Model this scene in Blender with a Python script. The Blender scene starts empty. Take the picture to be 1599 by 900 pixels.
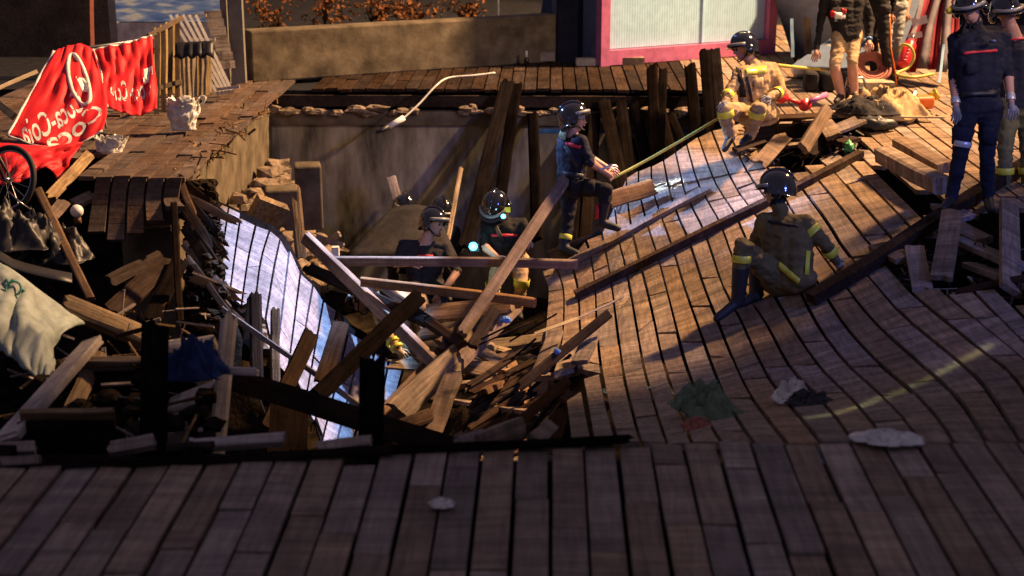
import bpy, math, random
import numpy as np
from mathutils import Vector, Matrix, noise
RND = random.Random(11)
SC = bpy.context.scene
COL = SC.collection

# ---------------------------------------------------------------- camera
FPX, CX, CY = 2300.0, 799.5, 450.0
PITCH, YAW, CAMH = math.radians(16.4), math.radians(1.43), 2.79
cd = bpy.data.cameras.new('camera'); cam = bpy.data.objects.new('camera', cd); COL.objects.link(cam)
cam.location = (0, 0, CAMH); cam.rotation_euler = (math.pi / 2 - PITCH, 0, YAW)
cd.sensor_width = 36; cd.lens = 36 * FPX / 1599; cd.clip_end = 500
cd.dof.use_dof = True; cd.dof.focus_distance = 13.5; cd.dof.aperture_fstop = 1.7
SC.camera = cam
CM = Matrix.Translation(cam.location) @ cam.rotation_euler.to_matrix().to_4x4()
CR = CM.to_3x3()
# ---------------------------------------------------------------- night sky
w = bpy.data.worlds.new('World'); SC.world = w; w.use_nodes = True
bg = w.node_tree.nodes['Background']
bg.inputs[0].default_value = (0.41, 0.345, 0.53, 1); bg.inputs[1].default_value = 0.31
# ---------------------------------------------------------------- floodlights (lamps stand outside the frame)
def spot(name, loc, target, power, color, half_deg, blend, size):
    l = bpy.data.lights.new(name, 'SPOT'); l.energy = power; l.color = color
    l.spot_size = math.radians(2 * half_deg); l.spot_blend = blend; l.shadow_soft_size = size
    o = bpy.data.objects.new(name, l); COL.objects.link(o); o.location = loc
    o.rotation_euler = (Vector(target) - Vector(loc)).to_track_quat('-Z', 'Y').to_euler()
    return o
spot('floodlight_warm', (13, 21.5, 15.0), (0.4, 20.8, 3.6), 72000, (1.0, 0.585, 0.29), 28.3, 0.14, 0.9)
spot('floodlight_front', (10, 6.0, 7.0), (0.6, 18.3, -0.4), 2900, (1.0, 0.68, 0.42), 12.5, 0.5, 0.25)
spot('floodlight_cold', (2.6, 17.6, 8.5), (-2.38, 12.7, -1.42), 33000, (0.24, 0.47, 1.0), 5.7, 0.2, 0.10)
spot('floodlight_cold', (-5.5, 18.0, 4.2), (1.1, 14.5, -0.5), 15000, (0.26, 0.44, 1.0), 6.5, 0.4, 0.10)
spot('floodlight_blue', (8.0, 3.0, 5.5), (3.0, 11.6, 0.0), 2400, (0.16, 0.24, 1.0), 17, 0.9, 0.3)
def added_bar_lamp(name, a, b, h, width, power, color):         # added area lamp overhead that lays a narrow bar of light on the boards
    l = bpy.data.lights.new(name, 'AREA'); l.shape = 'RECTANGLE'; a, b = Vector(a), Vector(b); d = b - a
    l.size = d.length; l.size_y = width; l.spread = math.radians(1.5); l.energy = power; l.color = color
    o = bpy.data.objects.new(name, l); COL.objects.link(o); o.location = (a + b) / 2 + Vector((0, 0, h))
    o.rotation_euler = (0, 0, math.atan2(d.y, d.x))
added_bar_lamp('added_bar_light', (1.42, 7.75, 0), (2.85, 9.05, 0), 5.0, 0.07, .26, (.72, .85, .45))
added_bar_lamp('added_bar_light', (.62, 14.35, 0), (1.35, 14.55, 0), 5.0, .09, 2.6, (.6, .85, 1.0))
# ---------------------------------------------------------------- exposure
SC.view_settings.view_transform = 'Standard'; SC.view_settings.look = 'None'
SC.view_settings.exposure = 0.0; SC.view_settings.gamma = 1.0
SC.render.engine = 'CYCLES'
SC.cycles.use_denoising = True
SC.cycles.max_bounces = 5; SC.cycles.sample_clamp_indirect = 4.0

# ---------------------------------------------------------------- helpers
def at(px, py, z):                       # photo pixel + distance along the view axis -> world point
    return CM @ Vector(((px - CX) / FPX * z, -(py - CY) / FPX * z, -z))
def gnd(px, py, h=0.0):                  # photo pixel on the level plane of height h
    d = CR @ Vector(((px - CX) / FPX, -(py - CY) / FPX, -1.0))
    return Vector(cam.location) + d * ((h - CAMH) / d.z)
def camdir(r, u, t): return (CR @ Vector((r, u, t))).normalized()
UP = Vector((0, 0, 1))
WL = {}                                  # world location of things (all their Empties are unrotated)
def tag(o, label=None, cat=None, group=None, kind=None):
    if label: o['label'] = label
    if cat: o['category'] = cat
    if group: o['group'] = group
    if kind: o['kind'] = kind
    return o
def thing(name, label, cat, loc, group=None, kind=None):
    o = bpy.data.objects.new(name, None); COL.objects.link(o); o.location = loc; o.empty_display_size = .1
    WL[o] = Vector(loc); return tag(o, label, cat, group, kind)
def link(name, me, loc, parent=None, rot=None):
    o = bpy.data.objects.new(name, me); COL.objects.link(o)
    loc = Vector(loc); WL[o] = loc
    if parent is not None:
        o.parent = parent; o.location = loc - WL[parent]
    else: o.location = loc
    if rot is not None:
        o.rotation_mode = 'QUATERNION'; o.rotation_quaternion = rot
    return o
class MB:
    def __init__(s): s.v = []; s.f = []; s.m = []
    def add(s, vs, fs, m=0):
        b = len(s.v); s.v += [Vector(v) for v in vs]; s.f += [tuple(i + b for i in f) for f in fs]; s.m += [m] * len(fs); return s
    def box(s, c, size, rot=None, m=0):
        c = Vector(c); hx, hy, hz = size[0] / 2, size[1] / 2, size[2] / 2
        vs = [Vector((x, y, z)) for z in (-hz, hz) for y in (-hy, hy) for x in (-hx, hx)]
        if rot is not None: vs = [rot @ v for v in vs]
        return s.add([v + c for v in vs], [(0, 2, 3, 1), (4, 5, 7, 6), (0, 1, 5, 4), (2, 6, 7, 3), (0, 4, 6, 2), (1, 3, 7, 5)], m)
    def bar(s, a, b, w, t, up=None, m=0):
        a, b = Vector(a), Vector(b); d = (b - a); L = d.length; d.normalize()
        u = Vector(up) if up is not None else UP
        if abs(d.dot(u)) > .97: u = Vector((0, -1, 0))
        x = d.cross(u).normalized(); zz = x.cross(d)
        return s.box((a + b) / 2, (w, L, t), Matrix((x, d, zz)).transposed(), m)
    def tube(s, pts, rad, n=8, m=0, caps=True, round_ends=False):
        pts = [Vector(p) for p in pts]; k = len(pts)
        rad = list(rad) if hasattr(rad, '__len__') else [rad] * k
        if round_ends:
            d0 = (pts[0] - pts[1]).normalized(); d1 = (pts[-1] - pts[-2]).normalized()
            r0, r1 = rad[0], rad[-1]
            A = [(pts[0] + d0 * r0 * math.sin(a), r0 * math.cos(a)) for a in (1.45, 1.0, .5)]
            B = [(pts[-1] + d1 * r1 * math.sin(a), r1 * math.cos(a)) for a in (.5, 1.0, 1.45)]
            pts = [p for p, _ in A] + pts + [p for p, _ in B]; rad = [r for _, r in A] + rad + [r for _, r in B]; k = len(pts)
        vs, fs = [], []
        prev = None
        for i, p in enumerate(pts):
            d = (pts[min(i + 1, k - 1)] - pts[max(i - 1, 0)])
            d = d.normalized() if d.length > 1e-9 else Vector((0, 0, 1))
            if prev is None:
                a = Vector((1, 0, 0)) if abs(d.x) < .8 else Vector((0, 1, 0)); x = d.cross(a).normalized()
            else:
                x = prev - d * prev.dot(d); x = x.normalized() if x.length > 1e-6 else d.orthogonal().normalized()
            prev = x; y = d.cross(x)
            for j in range(n):
                t = 2 * math.pi * j / n; vs.append(p + (x * math.cos(t) + y * math.sin(t)) * rad[i])
        for i in range(k - 1):
            for j in range(n):
                fs.append((i * n + j, i * n + (j + 1) % n, (i + 1) * n + (j + 1) % n, (i + 1) * n + j))
        if caps: fs += [tuple(range(n - 1, -1, -1)), tuple(range((k - 1) * n, k * n))]
        return s.add(vs, fs, m)
    def ball(s, c, r, rot=None, nu=12, nv=8, m=0, jit=0, rnd=None):
        c = Vector(c); r = (r, r, r) if not hasattr(r, '__len__') else r
        vs = [Vector((0, 0, r[2]))]
        for i in range(1, nv):
            a = math.pi * i / nv
            for j in range(nu):
                b = 2 * math.pi * j / nu; vs.append(Vector((r[0] * math.sin(a) * math.cos(b), r[1] * math.sin(a) * math.sin(b), r[2] * math.cos(a))))
        vs.append(Vector((0, 0, -r[2])))
        if jit: vs = [v * (1 + (rnd or RND).uniform(-jit, jit)) for v in vs]
        if rot is not None: vs = [rot @ v for v in vs]
        fs = [(0, 1 + j, 1 + (j + 1) % nu) for j in range(nu)]
        for i in range(nv - 2):
            for j in range(nu): fs.append((1 + i * nu + j, 1 + (i + 1) * nu + j, 1 + (i + 1) * nu + (j + 1) % nu, 1 + i * nu + (j + 1) % nu))
        e = len(vs) - 1; b0 = 1 + (nv - 2) * nu
        fs += [(e, b0 + (j + 1) % nu, b0 + j) for j in range(nu)]
        return s.add([v + c for v in vs], fs, m)
    def torus(s, c, R, r, ax, n=32, k=8, m=0):
        ax = Vector(ax).normalized(); x = ax.orthogonal().normalized(); y = ax.cross(x); c = Vector(c)
        vs, fs = [], []
        for i in range(n):
            a = 2 * math.pi * i / n; d = x * math.cos(a) + y * math.sin(a)
            for j in range(k):
                b = 2 * math.pi * j / k; vs.append(c + d * (R + r * math.cos(b)) + ax * r * math.sin(b))
        for i in range(n):
            for j in range(k): fs.append((i * k + j, ((i + 1) % n) * k + j, ((i + 1) % n) * k + (j + 1) % k, i * k + (j + 1) % k))
        return s.add(vs, fs, m)
    def sheet(s, rows, thick=.006, m=0):          # rows of points -> thin two-sided sheet
        nr, nc = len(rows), len(rows[0]); P = [Vector(p) for r in rows for p in r]
        N = []
        for i in range(nr):
            for j in range(nc):
                a = P[i * nc + min(j + 1, nc - 1)] - P[i * nc + max(j - 1, 0)]; b = P[min(i + 1, nr - 1) * nc + j] - P[max(i - 1, 0) * nc + j]
                n = a.cross(b); N.append(n.normalized() if n.length > 1e-9 else UP)
        q = nr * nc; vs = P + [p - n * thick for p, n in zip(P, N)]; fs = []
        for i in range(nr - 1):
            for j in range(nc - 1):
                a, b, c, d = i * nc + j, i * nc + j + 1, (i + 1) * nc + j + 1, (i + 1) * nc + j
                fs.append((a, b, c, d)); fs.append((q + d, q + c, q + b, q + a))
        for i in range(nr - 1):
            for j0, sg in ((0, 1), (nc - 1, -1)):
                a, d = i * nc + j0, (i + 1) * nc + j0; f = (a, d, q + d, q + a); fs.append(f if sg > 0 else f[::-1])
        for j in range(nc - 1):
            for i0, sg in ((0, -1), (nr - 1, 1)):
                a, d = i0 * nc + j, i0 * nc + j + 1; f = (a, d, q + d, q + a); fs.append(f if sg > 0 else f[::-1])
        return s.add(vs, fs, m)
    def build(s, name, mats, parent=None, smooth=False, org=None):
        if org is None:
            org = Vector((0, 0, 0))
            for v in s.v: org += v
            org /= len(s.v)
        me = bpy.data.meshes.new(name); me.from_pydata([v - org for v in s.v], [], s.f)
        mats = mats if isinstance(mats, (list, tuple)) else [mats]
        for m in mats: me.materials.append(m)
        me.polygons.foreach_set('material_index', s.m)
        if smooth: me.polygons.foreach_set('use_smooth', [True] * len(s.f))
        me.update(); return link(name, me, org, parent)
def catmull(P, n):
    P = [Vector(p) for p in P]
    if len(P) == 2: return [P[0].lerp(P[1], i / (n - 1)) for i in range(n)]
    cum = [0]
    for a, b in zip(P, P[1:]): cum.append(cum[-1] + (b - a).length)
    out = []
    for i in range(n):
        t = cum[-1] * i / (n - 1); k = 0
        while k < len(P) - 2 and cum[k + 1] < t: k += 1
        u = (t - cum[k]) / max(1e-9, cum[k + 1] - cum[k]); u = min(1, max(0, u))
        p1, p2 = P[k], P[k + 1]; p0 = P[k - 1] if k else p1 * 2 - p2; p3 = P[k + 2] if k + 2 < len(P) else p2 * 2 - p1
        out.append(.5 * ((2 * p1) + (p2 - p0) * u + (2 * p0 - 5 * p1 + 4 * p2 - p3) * u * u + (3 * p1 - p0 - 3 * p2 + p3) * u ** 3))
    return out

# ---------------------------------------------------------------- materials
def newmat(name):
    m = bpy.data.materials.new(name); m.use_nodes = True; nt = m.node_tree; b = nt.nodes['Principled BSDF']
    return m, nt, b
def N(nt, t, **kw):
    n = nt.nodes.new(t)
    for k, v in kw.items():
        if k in n.inputs: n.inputs[k].default_value = v
        else: setattr(n, k, v)
    return n
def ramp(nt, stops):
    r = nt.nodes.new('ShaderNodeValToRGB'); e = r.color_ramp.elements
    while len(e) < len(stops): e.new(.5)
    for x, (p, c) in zip(e, stops): x.position = p; x.color = (c[0], c[1], c[2], 1)
    return r
def wood(name, dark, light, rough=.74, bump=.35, saw=.5, vary=.55, dirt=.5, streak=0.0, spec=.18):
    m, nt, b = newmat(name); L = nt.links.new
    tc = N(nt, 'ShaderNodeTexCoord'); oi = N(nt, 'ShaderNodeObjectInfo')
    off = N(nt, 'ShaderNodeVectorMath', operation='SCALE'); off.inputs[0].default_value = (37, 91, 53); L(oi.outputs['Random'], off.inputs['Scale'])
    add = N(nt, 'ShaderNodeVectorMath', operation='ADD'); L(tc.outputs['Object'], add.inputs[0]); L(off.outputs[0], add.inputs[1])
    mp = N(nt, 'ShaderNodeMapping'); mp.inputs['Scale'].default_value = (22, 1.6, 22); L(add.outputs[0], mp.inputs[0])
    g = N(nt, 'ShaderNodeTexNoise', Scale=1.6, Detail=7.0, Roughness=.65, Distortion=.5); L(mp.outputs[0], g.inputs['Vector'])
    mp2 = N(nt, 'ShaderNodeMapping'); mp2.inputs['Scale'].default_value = (2.2, 55, 4); L(add.outputs[0], mp2.inputs[0])
    sw = N(nt, 'ShaderNodeTexNoise', Scale=1.0, Detail=3.0, Roughness=.6); L(mp2.outputs[0], sw.inputs['Vector'])
    st = N(nt, 'ShaderNodeTexNoise', Scale=2.6, Detail=4.0, Roughness=.6); L(add.outputs[0], st.inputs['Vector'])
    r1 = ramp(nt, [(.3, dark), (.72, light)]); L(g.outputs[0], r1.inputs[0])
    r2 = ramp(nt, [(.36, (1 - saw * .6,) * 3), (.66, (1.12,) * 3)]); L(sw.outputs[0], r2.inputs[0])
    r3 = ramp(nt, [(.34, (1 - dirt, 1 - dirt, 1 - dirt * .94)), (.6, (1, 1, 1))]); L(st.outputs[0], r3.inputs[0])
    m1 = N(nt, 'ShaderNodeMix', data_type='RGBA', blend_type='MULTIPLY'); m1.inputs[0].default_value = 1
    L(r1.outputs[0], m1.inputs[6]); L(r2.outputs[0], m1.inputs[7])
    m2 = N(nt, 'ShaderNodeMix', data_type='RGBA', blend_type='MULTIPLY'); m2.inputs[0].default_value = 1
    L(m1.outputs[2], m2.inputs[6]); L(r3.outputs[0], m2.inputs[7])
    outc = m2.outputs[2]
    if streak:  # cross-board streaks: wear, and raking light put into the colour
        ge = N(nt, 'ShaderNodeNewGeometry'); mp3 = N(nt, 'ShaderNodeMapping'); mp3.inputs['Scale'].default_value = (.9, 11, 2.0); L(ge.outputs['Position'], mp3.inputs[0])
        sk = N(nt, 'ShaderNodeTexNoise', Scale=1.0, Detail=5.0, Roughness=.62); L(mp3.outputs[0], sk.inputs['Vector'])
        r4 = ramp(nt, [(.36, (1 - streak,) * 3), (.50, (1, 1, 1)), (.66, (1 + streak, 1 + streak * .95, 1 + streak * .95))]); L(sk.outputs[0], r4.inputs[0])
        m3 = N(nt, 'ShaderNodeMix', data_type='RGBA', blend_type='MULTIPLY'); m3.inputs[0].default_value = 1; L(outc, m3.inputs[6]); L(r4.outputs[0], m3.inputs[7]); outc = m3.outputs[2]
    b.inputs['Specular IOR Level'].default_value = spec
    hs = N(nt, 'ShaderNodeHueSaturation'); L(outc, hs.inputs['Color'])
    mr = N(nt, 'ShaderNodeMapRange'); mr.inputs[3].default_value = 1 - vary; mr.inputs[4].default_value = 1 + vary * .6; L(oi.outputs['Random'], mr.inputs[0]); L(mr.outputs[0], hs.inputs['Value'])
    ms = N(nt, 'ShaderNodeMath', operation='FRACT'); mm = N(nt, 'ShaderNodeMath', operation='MULTIPLY'); mm.inputs[1].default_value = 13.7
    L(oi.outputs['Random'], mm.inputs[0]); L(mm.outputs[0], ms.inputs[0])
    mr2 = N(nt, 'ShaderNodeMapRange'); mr2.inputs[3].default_value = .7; mr2.inputs[4].default_value = 1.2; L(ms.outputs[0], mr2.inputs[0]); L(mr2.outputs[0], hs.inputs['Saturation'])
    L(hs.outputs[0], b.inputs['Base Color'])
    rr = N(nt, 'ShaderNodeMapRange'); rr.inputs[3].default_value = rough - .18; rr.inputs[4].default_value = rough + .2; L(st.outputs[0], rr.inputs[0]); L(rr.outputs[0], b.inputs['Roughness'])
    ad = N(nt, 'ShaderNodeMath', operation='ADD'); L(g.outputs[0], ad.inputs[0])
    sm = N(nt, 'ShaderNodeMath', operation='MULTIPLY'); sm.inputs[1].default_value = saw; L(sw.outputs[0], sm.inputs[0]); L(sm.outputs[0], ad.inputs[1])
    bp = N(nt, 'ShaderNodeBump', Strength=bump, Distance=.012); L(ad.outputs[0], bp.inputs['Height']); L(bp.outputs[0], b.inputs['Normal'])
    return m
def rough_mat(name, c1, c2, scale=6, rough=.85, bump=.4, detail=6, dist=.02, lo=.35, hi=.68, c3=None, stretch=None):
    m, nt, b = newmat(name); L = nt.links.new
    tc = N(nt, 'ShaderNodeTexCoord'); src = tc.outputs['Object']
    if stretch:
        mp = N(nt, 'ShaderNodeMapping'); mp.inputs['Scale'].default_value = stretch; L(src, mp.inputs[0]); src = mp.outputs[0]
    n = N(nt, 'ShaderNodeTexNoise', Scale=scale, Detail=detail, Roughness=.62); L(src, n.inputs['Vector'])
    st = [(lo, c1), (hi, c2)] if c3 is None else [(lo, c1), ((lo + hi) / 2, c2), (hi, c3)]
    r = ramp(nt, st); L(n.outputs[0], r.inputs[0]); L(r.outputs[0], b.inputs['Base Color'])
    b.inputs['Roughness'].default_value = rough; b.inputs['Specular IOR Level'].default_value = .2
    bp = N(nt, 'ShaderNodeBump', Strength=bump, Distance=dist); L(n.outputs[0], bp.inputs['Height']); L(bp.outputs[0], b.inputs['Normal'])
    return m
def plain(name, c, rough=.5, metal=0, emit=None, estr=0, noise_amt=.12, coat=0):
    m, nt, b = newmat(name); L = nt.links.new
    n = N(nt, 'ShaderNodeTexNoise', Scale=9.0, Detail=5.0); tc = N(nt, 'ShaderNodeTexCoord'); L(tc.outputs['Object'], n.inputs['Vector'])
    r = ramp(nt, [(.3, tuple(x * (1 - noise_amt * 2) for x in c)), (.7, tuple(min(1, x * (1 + noise_amt)) for x in c))]); L(n.outputs[0], r.inputs[0]); L(r.outputs[0], b.inputs['Base Color'])
    b.inputs['Roughness'].default_value = rough; b.inputs['Metallic'].default_value = metal; b.inputs['Coat Weight'].default_value = coat
    if emit: b.inputs['Emission Color'].default_value = (*emit, 1); b.inputs['Emission Strength'].default_value = estr
    return m
M = {}
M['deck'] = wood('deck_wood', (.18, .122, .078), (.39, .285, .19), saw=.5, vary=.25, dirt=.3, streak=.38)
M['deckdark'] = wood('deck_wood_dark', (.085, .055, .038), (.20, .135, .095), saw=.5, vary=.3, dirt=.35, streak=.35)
M['deckgrey'] = wood('deck_wood_grey', (.20, .145, .10), (.40, .305, .22), saw=.45, vary=.3, dirt=.45, rough=.6, streak=.2)
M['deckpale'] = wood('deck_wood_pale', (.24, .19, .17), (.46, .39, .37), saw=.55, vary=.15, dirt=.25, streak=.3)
M['plank'] = wood('plank_wood', (.15, .085, .045), (.40, .25, .14), saw=.2, vary=.4)
M['plankdark'] = wood('plank_wood_dark', spec=.04, rough=.85, dark=(.022, .014, .010), light=(.075, .048, .033), saw=.2, vary=.45)  # dark wood, deepened to stand in for shade in the pit
M['plankblack'] = wood('plank_wood_shade_black', spec=.0, rough=.9, dark=(.006, .0045, .004), light=(.020, .014, .011), saw=.1, vary=.4)  # near-black colour carries the shade of unlit timber
M['rot'] = wood('rotten_wood', (.10, .055, .025), (.42, .30, .16), saw=.1, vary=.35, bump=.8)
M['palewood'] = wood('pale_timber', (.22, .18, .15), (.46, .40, .35), saw=.15, vary=.2, bump=.7)
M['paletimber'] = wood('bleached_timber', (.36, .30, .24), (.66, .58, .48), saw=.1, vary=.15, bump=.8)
M['slat'] = wood('slat_wood', (.36, .26, .12), (.62, .48, .26), saw=.1, vary=.2, dirt=.35)
M['slatdark'] = wood('slat_wood_dark', (.05, .035, .025), (.16, .11, .07), saw=.1, vary=.3)
M['concrete'] = rough_mat('concrete', (.055, .045, .03), (.13, .105, .068), scale=3.4, bump=.7, c3=(.21, .175, .12), lo=.3, hi=.72, detail=10)
M['wallconc'] = rough_mat('stained_concrete', (.075, .066, .042), (.28, .245, .16), scale=1.5, bump=.7, c3=(.52, .46, .33), lo=.36, hi=.68, stretch=(1.8, 1.8, .5), detail=10)
M['rock'] = rough_mat('rubble_stone', (.08, .06, .04), (.34, .26, .18), scale=7, bump=.8)
M['soil'] = rough_mat('dark_soil', (.010, .008, .006), (.040, .030, .020), scale=5, bump=.9, dist=.06)
M['soil'].node_tree.nodes['Principled BSDF'].inputs['Specular IOR Level'].default_value = 0
M['asphalt'] = rough_mat('dark_paving', (.008, .009, .012), (.022, .022, .026), scale=8, bump=.3)
M['red'] = rough_mat('red_banner_cloth', (.52, .012, .022), (.72, .03, .035), scale=2.5, rough=.55, bump=.25, dist=.03)
M['white'] = plain('white_paint', (.78, .76, .72), .55)
M['bag'] = plain('white_plastic_film', (.74, .72, .64), .32, noise_amt=.2)
M['tarp'] = plain('pale_canvas', (.25, .30, .28), .7, noise_amt=.2)
M['green'] = plain('green_print', (.02, .25, .19), .5)
M['black'] = plain('black_plastic', (.012, .012, .014), .5)
M['rubber'] = plain('black_rubber', (.015, .014, .014), .75)
M['helmet'] = plain('helmet_gloss_black', (.010, .010, .012), .12, coat=1)
M['helmetgrey'] = plain('helmet_grey', (.25, .24, .21), .35)
M['steel'] = plain('steel', (.42, .42, .43), .3, 1)
M['galv'] = plain('grey_metal', (.30, .30, .30), .45, .8)
M['skin'] = plain('skin', (.52, .28, .19), .5, noise_amt=.08)
M['eye'] = plain('eye_dark', (.02, .015, .012), .2)
M['hair'] = plain('dark_hair', (.02, .014, .01), .6)
def cloth(name, c, rough=.85): return rough_mat(name, tuple(x * .62 for x in c), tuple(min(1, x * 1.18) for x in c), scale=9, rough=rough, bump=.55, dist=.02)
M['tan'] = cloth('tan_turnout', (.46, .31, .15))
M['brown'] = cloth('brown_turnout', (.16, .12, .045))
M['navy'] = cloth('navy_cotton', (.016, .018, .030))
M['blackcloth'] = cloth('black_cotton', (.018, .016, .016))
M['charcoal'] = cloth('charcoal_cloth', (.026, .023, .024))
M['khaki'] = cloth('khaki_cotton', (.50, .36, .20))
M['greycloth'] = cloth('grey_cotton', (.34, .36, .34))
M['olive'] = cloth('olive_turnout', (.16, .15, .07))
M['glove'] = cloth('grey_glove', (.30, .29, .27))
M['boot'] = plain('black_boot_leather', (.014, .013, .012), .62)
M['band'] = plain('reflective_yellow', (.72, .66, .06), .35, emit=None)
M['redcloth'] = plain('red_trim', (.62, .02, .03), .6)
M['silver'] = plain('reflective_silver', (.62, .62, .58), .3, .3)
M['hose'] = plain('yellow_hose', (.50, .42, .06), .5)
M['hosered'] = plain('red_brown_hose', (.34, .11, .07), .6)
M['orange'] = plain('orange_plastic', (.80, .17, .02), .35)
M['yellowp'] = plain('yellow_plastic', (.78, .56, .03), .4)
M['redp'] = plain('red_plastic', (.70, .025, .03), .35)
M['bluecloth'] = cloth('blue_cloth', (.02, .04, .13))
M['bluebag'] = plain('blue_film', (.10, .26, .62), .3)
M['pink'] = plain('pink_paint', (.50, .14, .29), .5)
M['whiteslat'] = plain('white_slat_paint', (.62, .60, .55), .6)
M['corr'] = plain('white_panel', (.40, .66, .86), .35, noise_amt=.06)
M['navypaint'] = rough_mat('dark_blue_paint', (.006, .008, .018), (.012, .015, .034), rough=.9, bump=.05)
M['bluegrey'] = plain('blue_grey_sheet', (.09, .13, .20), .5)
M['tentred'] = rough_mat('dark_red_tent_cloth', (.16, .012, .022), (.30, .03, .045), scale=3, bump=.3)
M['tentgrey'] = rough_mat('grey_tent_cloth', (.10, .09, .11), (.22, .20, .22), scale=3, bump=.3)
M['bluepaint'] = plain('faded_blue_paint', (.05, .18, .36), .7, noise_amt=.3)
M['lens'] = plain('lamp_lens', (.2, .8, .9), .2, emit=(.06, .60, .95), estr=7)
M['glass'] = plain('brown_glass', (.03, .02, .01), .08)
M['leaf'] = rough_mat('autumn_leaf', (.10, .035, .008), (.22, .085, .02), scale=20, rough=.6, bump=0)
M['leafgreen'] = rough_mat('dark_leaf', (.02, .04, .015), (.05, .08, .03), scale=20, rough=.6, bump=0)
M['greencloth'] = plain('green_film', (.10, .48, .16), .5)
M['sagecloth'] = cloth('sage_green_cloth', (.16, .22, .14))
M['print'] = None
# ---------------------------------------------------------------- setting: ground, quay, pit walls
def structure(o, label): return tag(o, label, None, None, 'structure')
def flat_s(py): return .3437 * (py + 227)
PIT = 0.1646
def XI(i): return (1178 + 52 * (i - 8) - 860) / 316.0
def grid_obj(name, x0, x1, y0, y1, nx, ny, hf, mat, smooth=True):
    b = MB(); vs = []; fs = []
    for j in range(ny + 1):
        for i in range(nx + 1):
            x, y = x0 + (x1 - x0) * i / nx, y0 + (y1 - y0) * j / ny; vs.append((x, y, hf(x, y)))
    for j in range(ny):
        for i in range(nx): a = j * (nx + 1) + i; fs.append((a, a + 1, a + nx + 2, a + nx + 1))
    b.add(vs, fs); return b.build(name, mat, None, smooth, org=Vector((0, 0, 0)))
structure(grid_obj('ground', -120, 120, -40, 160, 4, 4, lambda x, y: -3.1, M['soil']), 'dark ground far below the boardwalk')
def pit_h(x, y):
    h = -2.75 + .30 * noise.noise((x * .7, y * .7, 3.1)) + .16 * noise.noise((x * 2.3, y * 2.3, 1.0)) + .05 * noise.noise((x * 7, y * 7, 0))
    h += .9 * math.exp(-((x + .35) ** 2) / .6 - ((y - 11.4) ** 2) / 6.0)           # heap under the wreckage
    if y < 8.0: h -= .3 * (8.0 - y)
    return h
structure(grid_obj('pit_floor', -7.5, 6.5, 5.5, 18.6, 110, 110, pit_h, M['soil']), 'dark earth floor of the pit under the wreckage')
YW = gnd(700, 137).y
b = MB(); b.box((0, YW + .12 + 31, -1.48), (90, 62, 2.84)); structure(b.build('quay', M['asphalt']), 'dark quay behind the pit')
b = MB(); b.box((-.55, YW + .02, -1.55), (6.9, .22, 2.5))
wall = structure(b.build('pit_wall', M['wallconc']), 'stained concrete wall at the far side of the pit')
b = MB(); b.box((-.55, YW - .09, -.36), (6.9, .16, .17)); b.build('ledge', M['concrete'], wall)
rows = []
for k in range(2):
    rows.append([Vector((-.55 + (2.35) * t + .4 + .0, YW - .096, -.56 + .055 * k + .02 * t + .008 * math.sin(t * 21))) for t in [q / 24 for q in range(25)]])
b = MB(); b.sheet(rows[::-1], .006); b.build('paint_stripe', M['bluepaint'], wall)
b = MB()
for k in range(40):
    x = RND.uniform(-3.9, 2.5); b.ball((x, YW - .17 - RND.random() * .04, -.27 + RND.uniform(-.03, .04)), (RND.uniform(.05, .16), .07, RND.uniform(.025, .06)), nu=7, nv=5, jit=.25)
b.build('crumbled_edge', M['rock'], wall).__setitem__('kind', 'stuff')
b = MB(); b.box((-3.72, (13.2 + YW) / 2, -1.42), (.5, YW - 13.2, 2.44))
wl = structure(b.build('pit_wall_left', M['concrete']), 'pale concrete wall along the left side of the pit')
# the concrete under the left boardwalk
b = MB(); b.box((-8.5, 16.2, -1.5), (8.9, 3.4, 2.6)); structure(b.build('quay_left', M['soil']), 'dark footing under the left boardwalk')

# ---------------------------------------------------------------- planks of the boardwalk
def strip(parent, Lp, Rp, thick, mat, name='plank', rnd=RND):
    n = len(Lp); org = Vector((0, 0, 0))
    for p in Lp + Rp: org += p
    org /= 2 * n
    vs, fs = [], []
    for i in range(n):
        l, r = Lp[i], Rp[i]; t = (Lp[min(i + 1, n - 1)] - Lp[max(i - 1, 0)]); nn = (r - l).cross(t)
        nn = nn.normalized() if nn.length > 1e-9 else UP
        if nn.z < 0: nn = -nn
        vs += [l - org, r - org, r - nn * thick - org, l - nn * thick - org]
    for i in range(n - 1):
        a = i * 4; c = a + 4
        for k in range(4): fs.append((a + k, a + (k + 1) % 4, c + (k + 1) % 4, c + k))
    fs += [(3, 2, 1, 0), (n * 4 - 4, n * 4 - 3, n * 4 - 2, n * 4 - 1)]
    if (Rp[0] - Lp[0]).cross(Lp[-1] - Lp[0]).z < 0: fs = [f[::-1] for f in fs]
    me = bpy.data.meshes.new(name); me.from_pydata(vs, [], fs); me.materials.append(mat); me.update()
    return link(name, me, org, parent)
def flat_board(parent, x0, x1, y0, y1, hfun, mat, rnd, thick=.04, lift=.006, minlen=.7, maxlen=1.9, gap=.010, n=4, first=None):
    y = y0
    seg = first if first is not None else rnd.uniform(.25, maxlen)
    while y < y1 - .05:
        e = min(y1, y + seg)
        if y1 - e < .25: e = y1
        dz0 = rnd.uniform(-lift, lift); dz1 = dz0 + rnd.uniform(-lift, lift); dx = rnd.uniform(-.004, .004)
        tw = rnd.uniform(-.004, .004)
        Lp, Rp = [], []
        for k in range(n):
            t = k / (n - 1); yy = y + .006 + (e - y - .012) * t; zz = dz0 + (dz1 - dz0) * t
            Lp.append(Vector((x0 + gap + dx, yy, hfun(x0, yy) + zz + tw))); Rp.append(Vector((x1 - gap + dx, yy, hfun(x1, yy) + zz - tw)))
        strip(parent, Lp, Rp, thick, mat)
        y = e; seg = rnd.uniform(minlen, maxlen)
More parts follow.
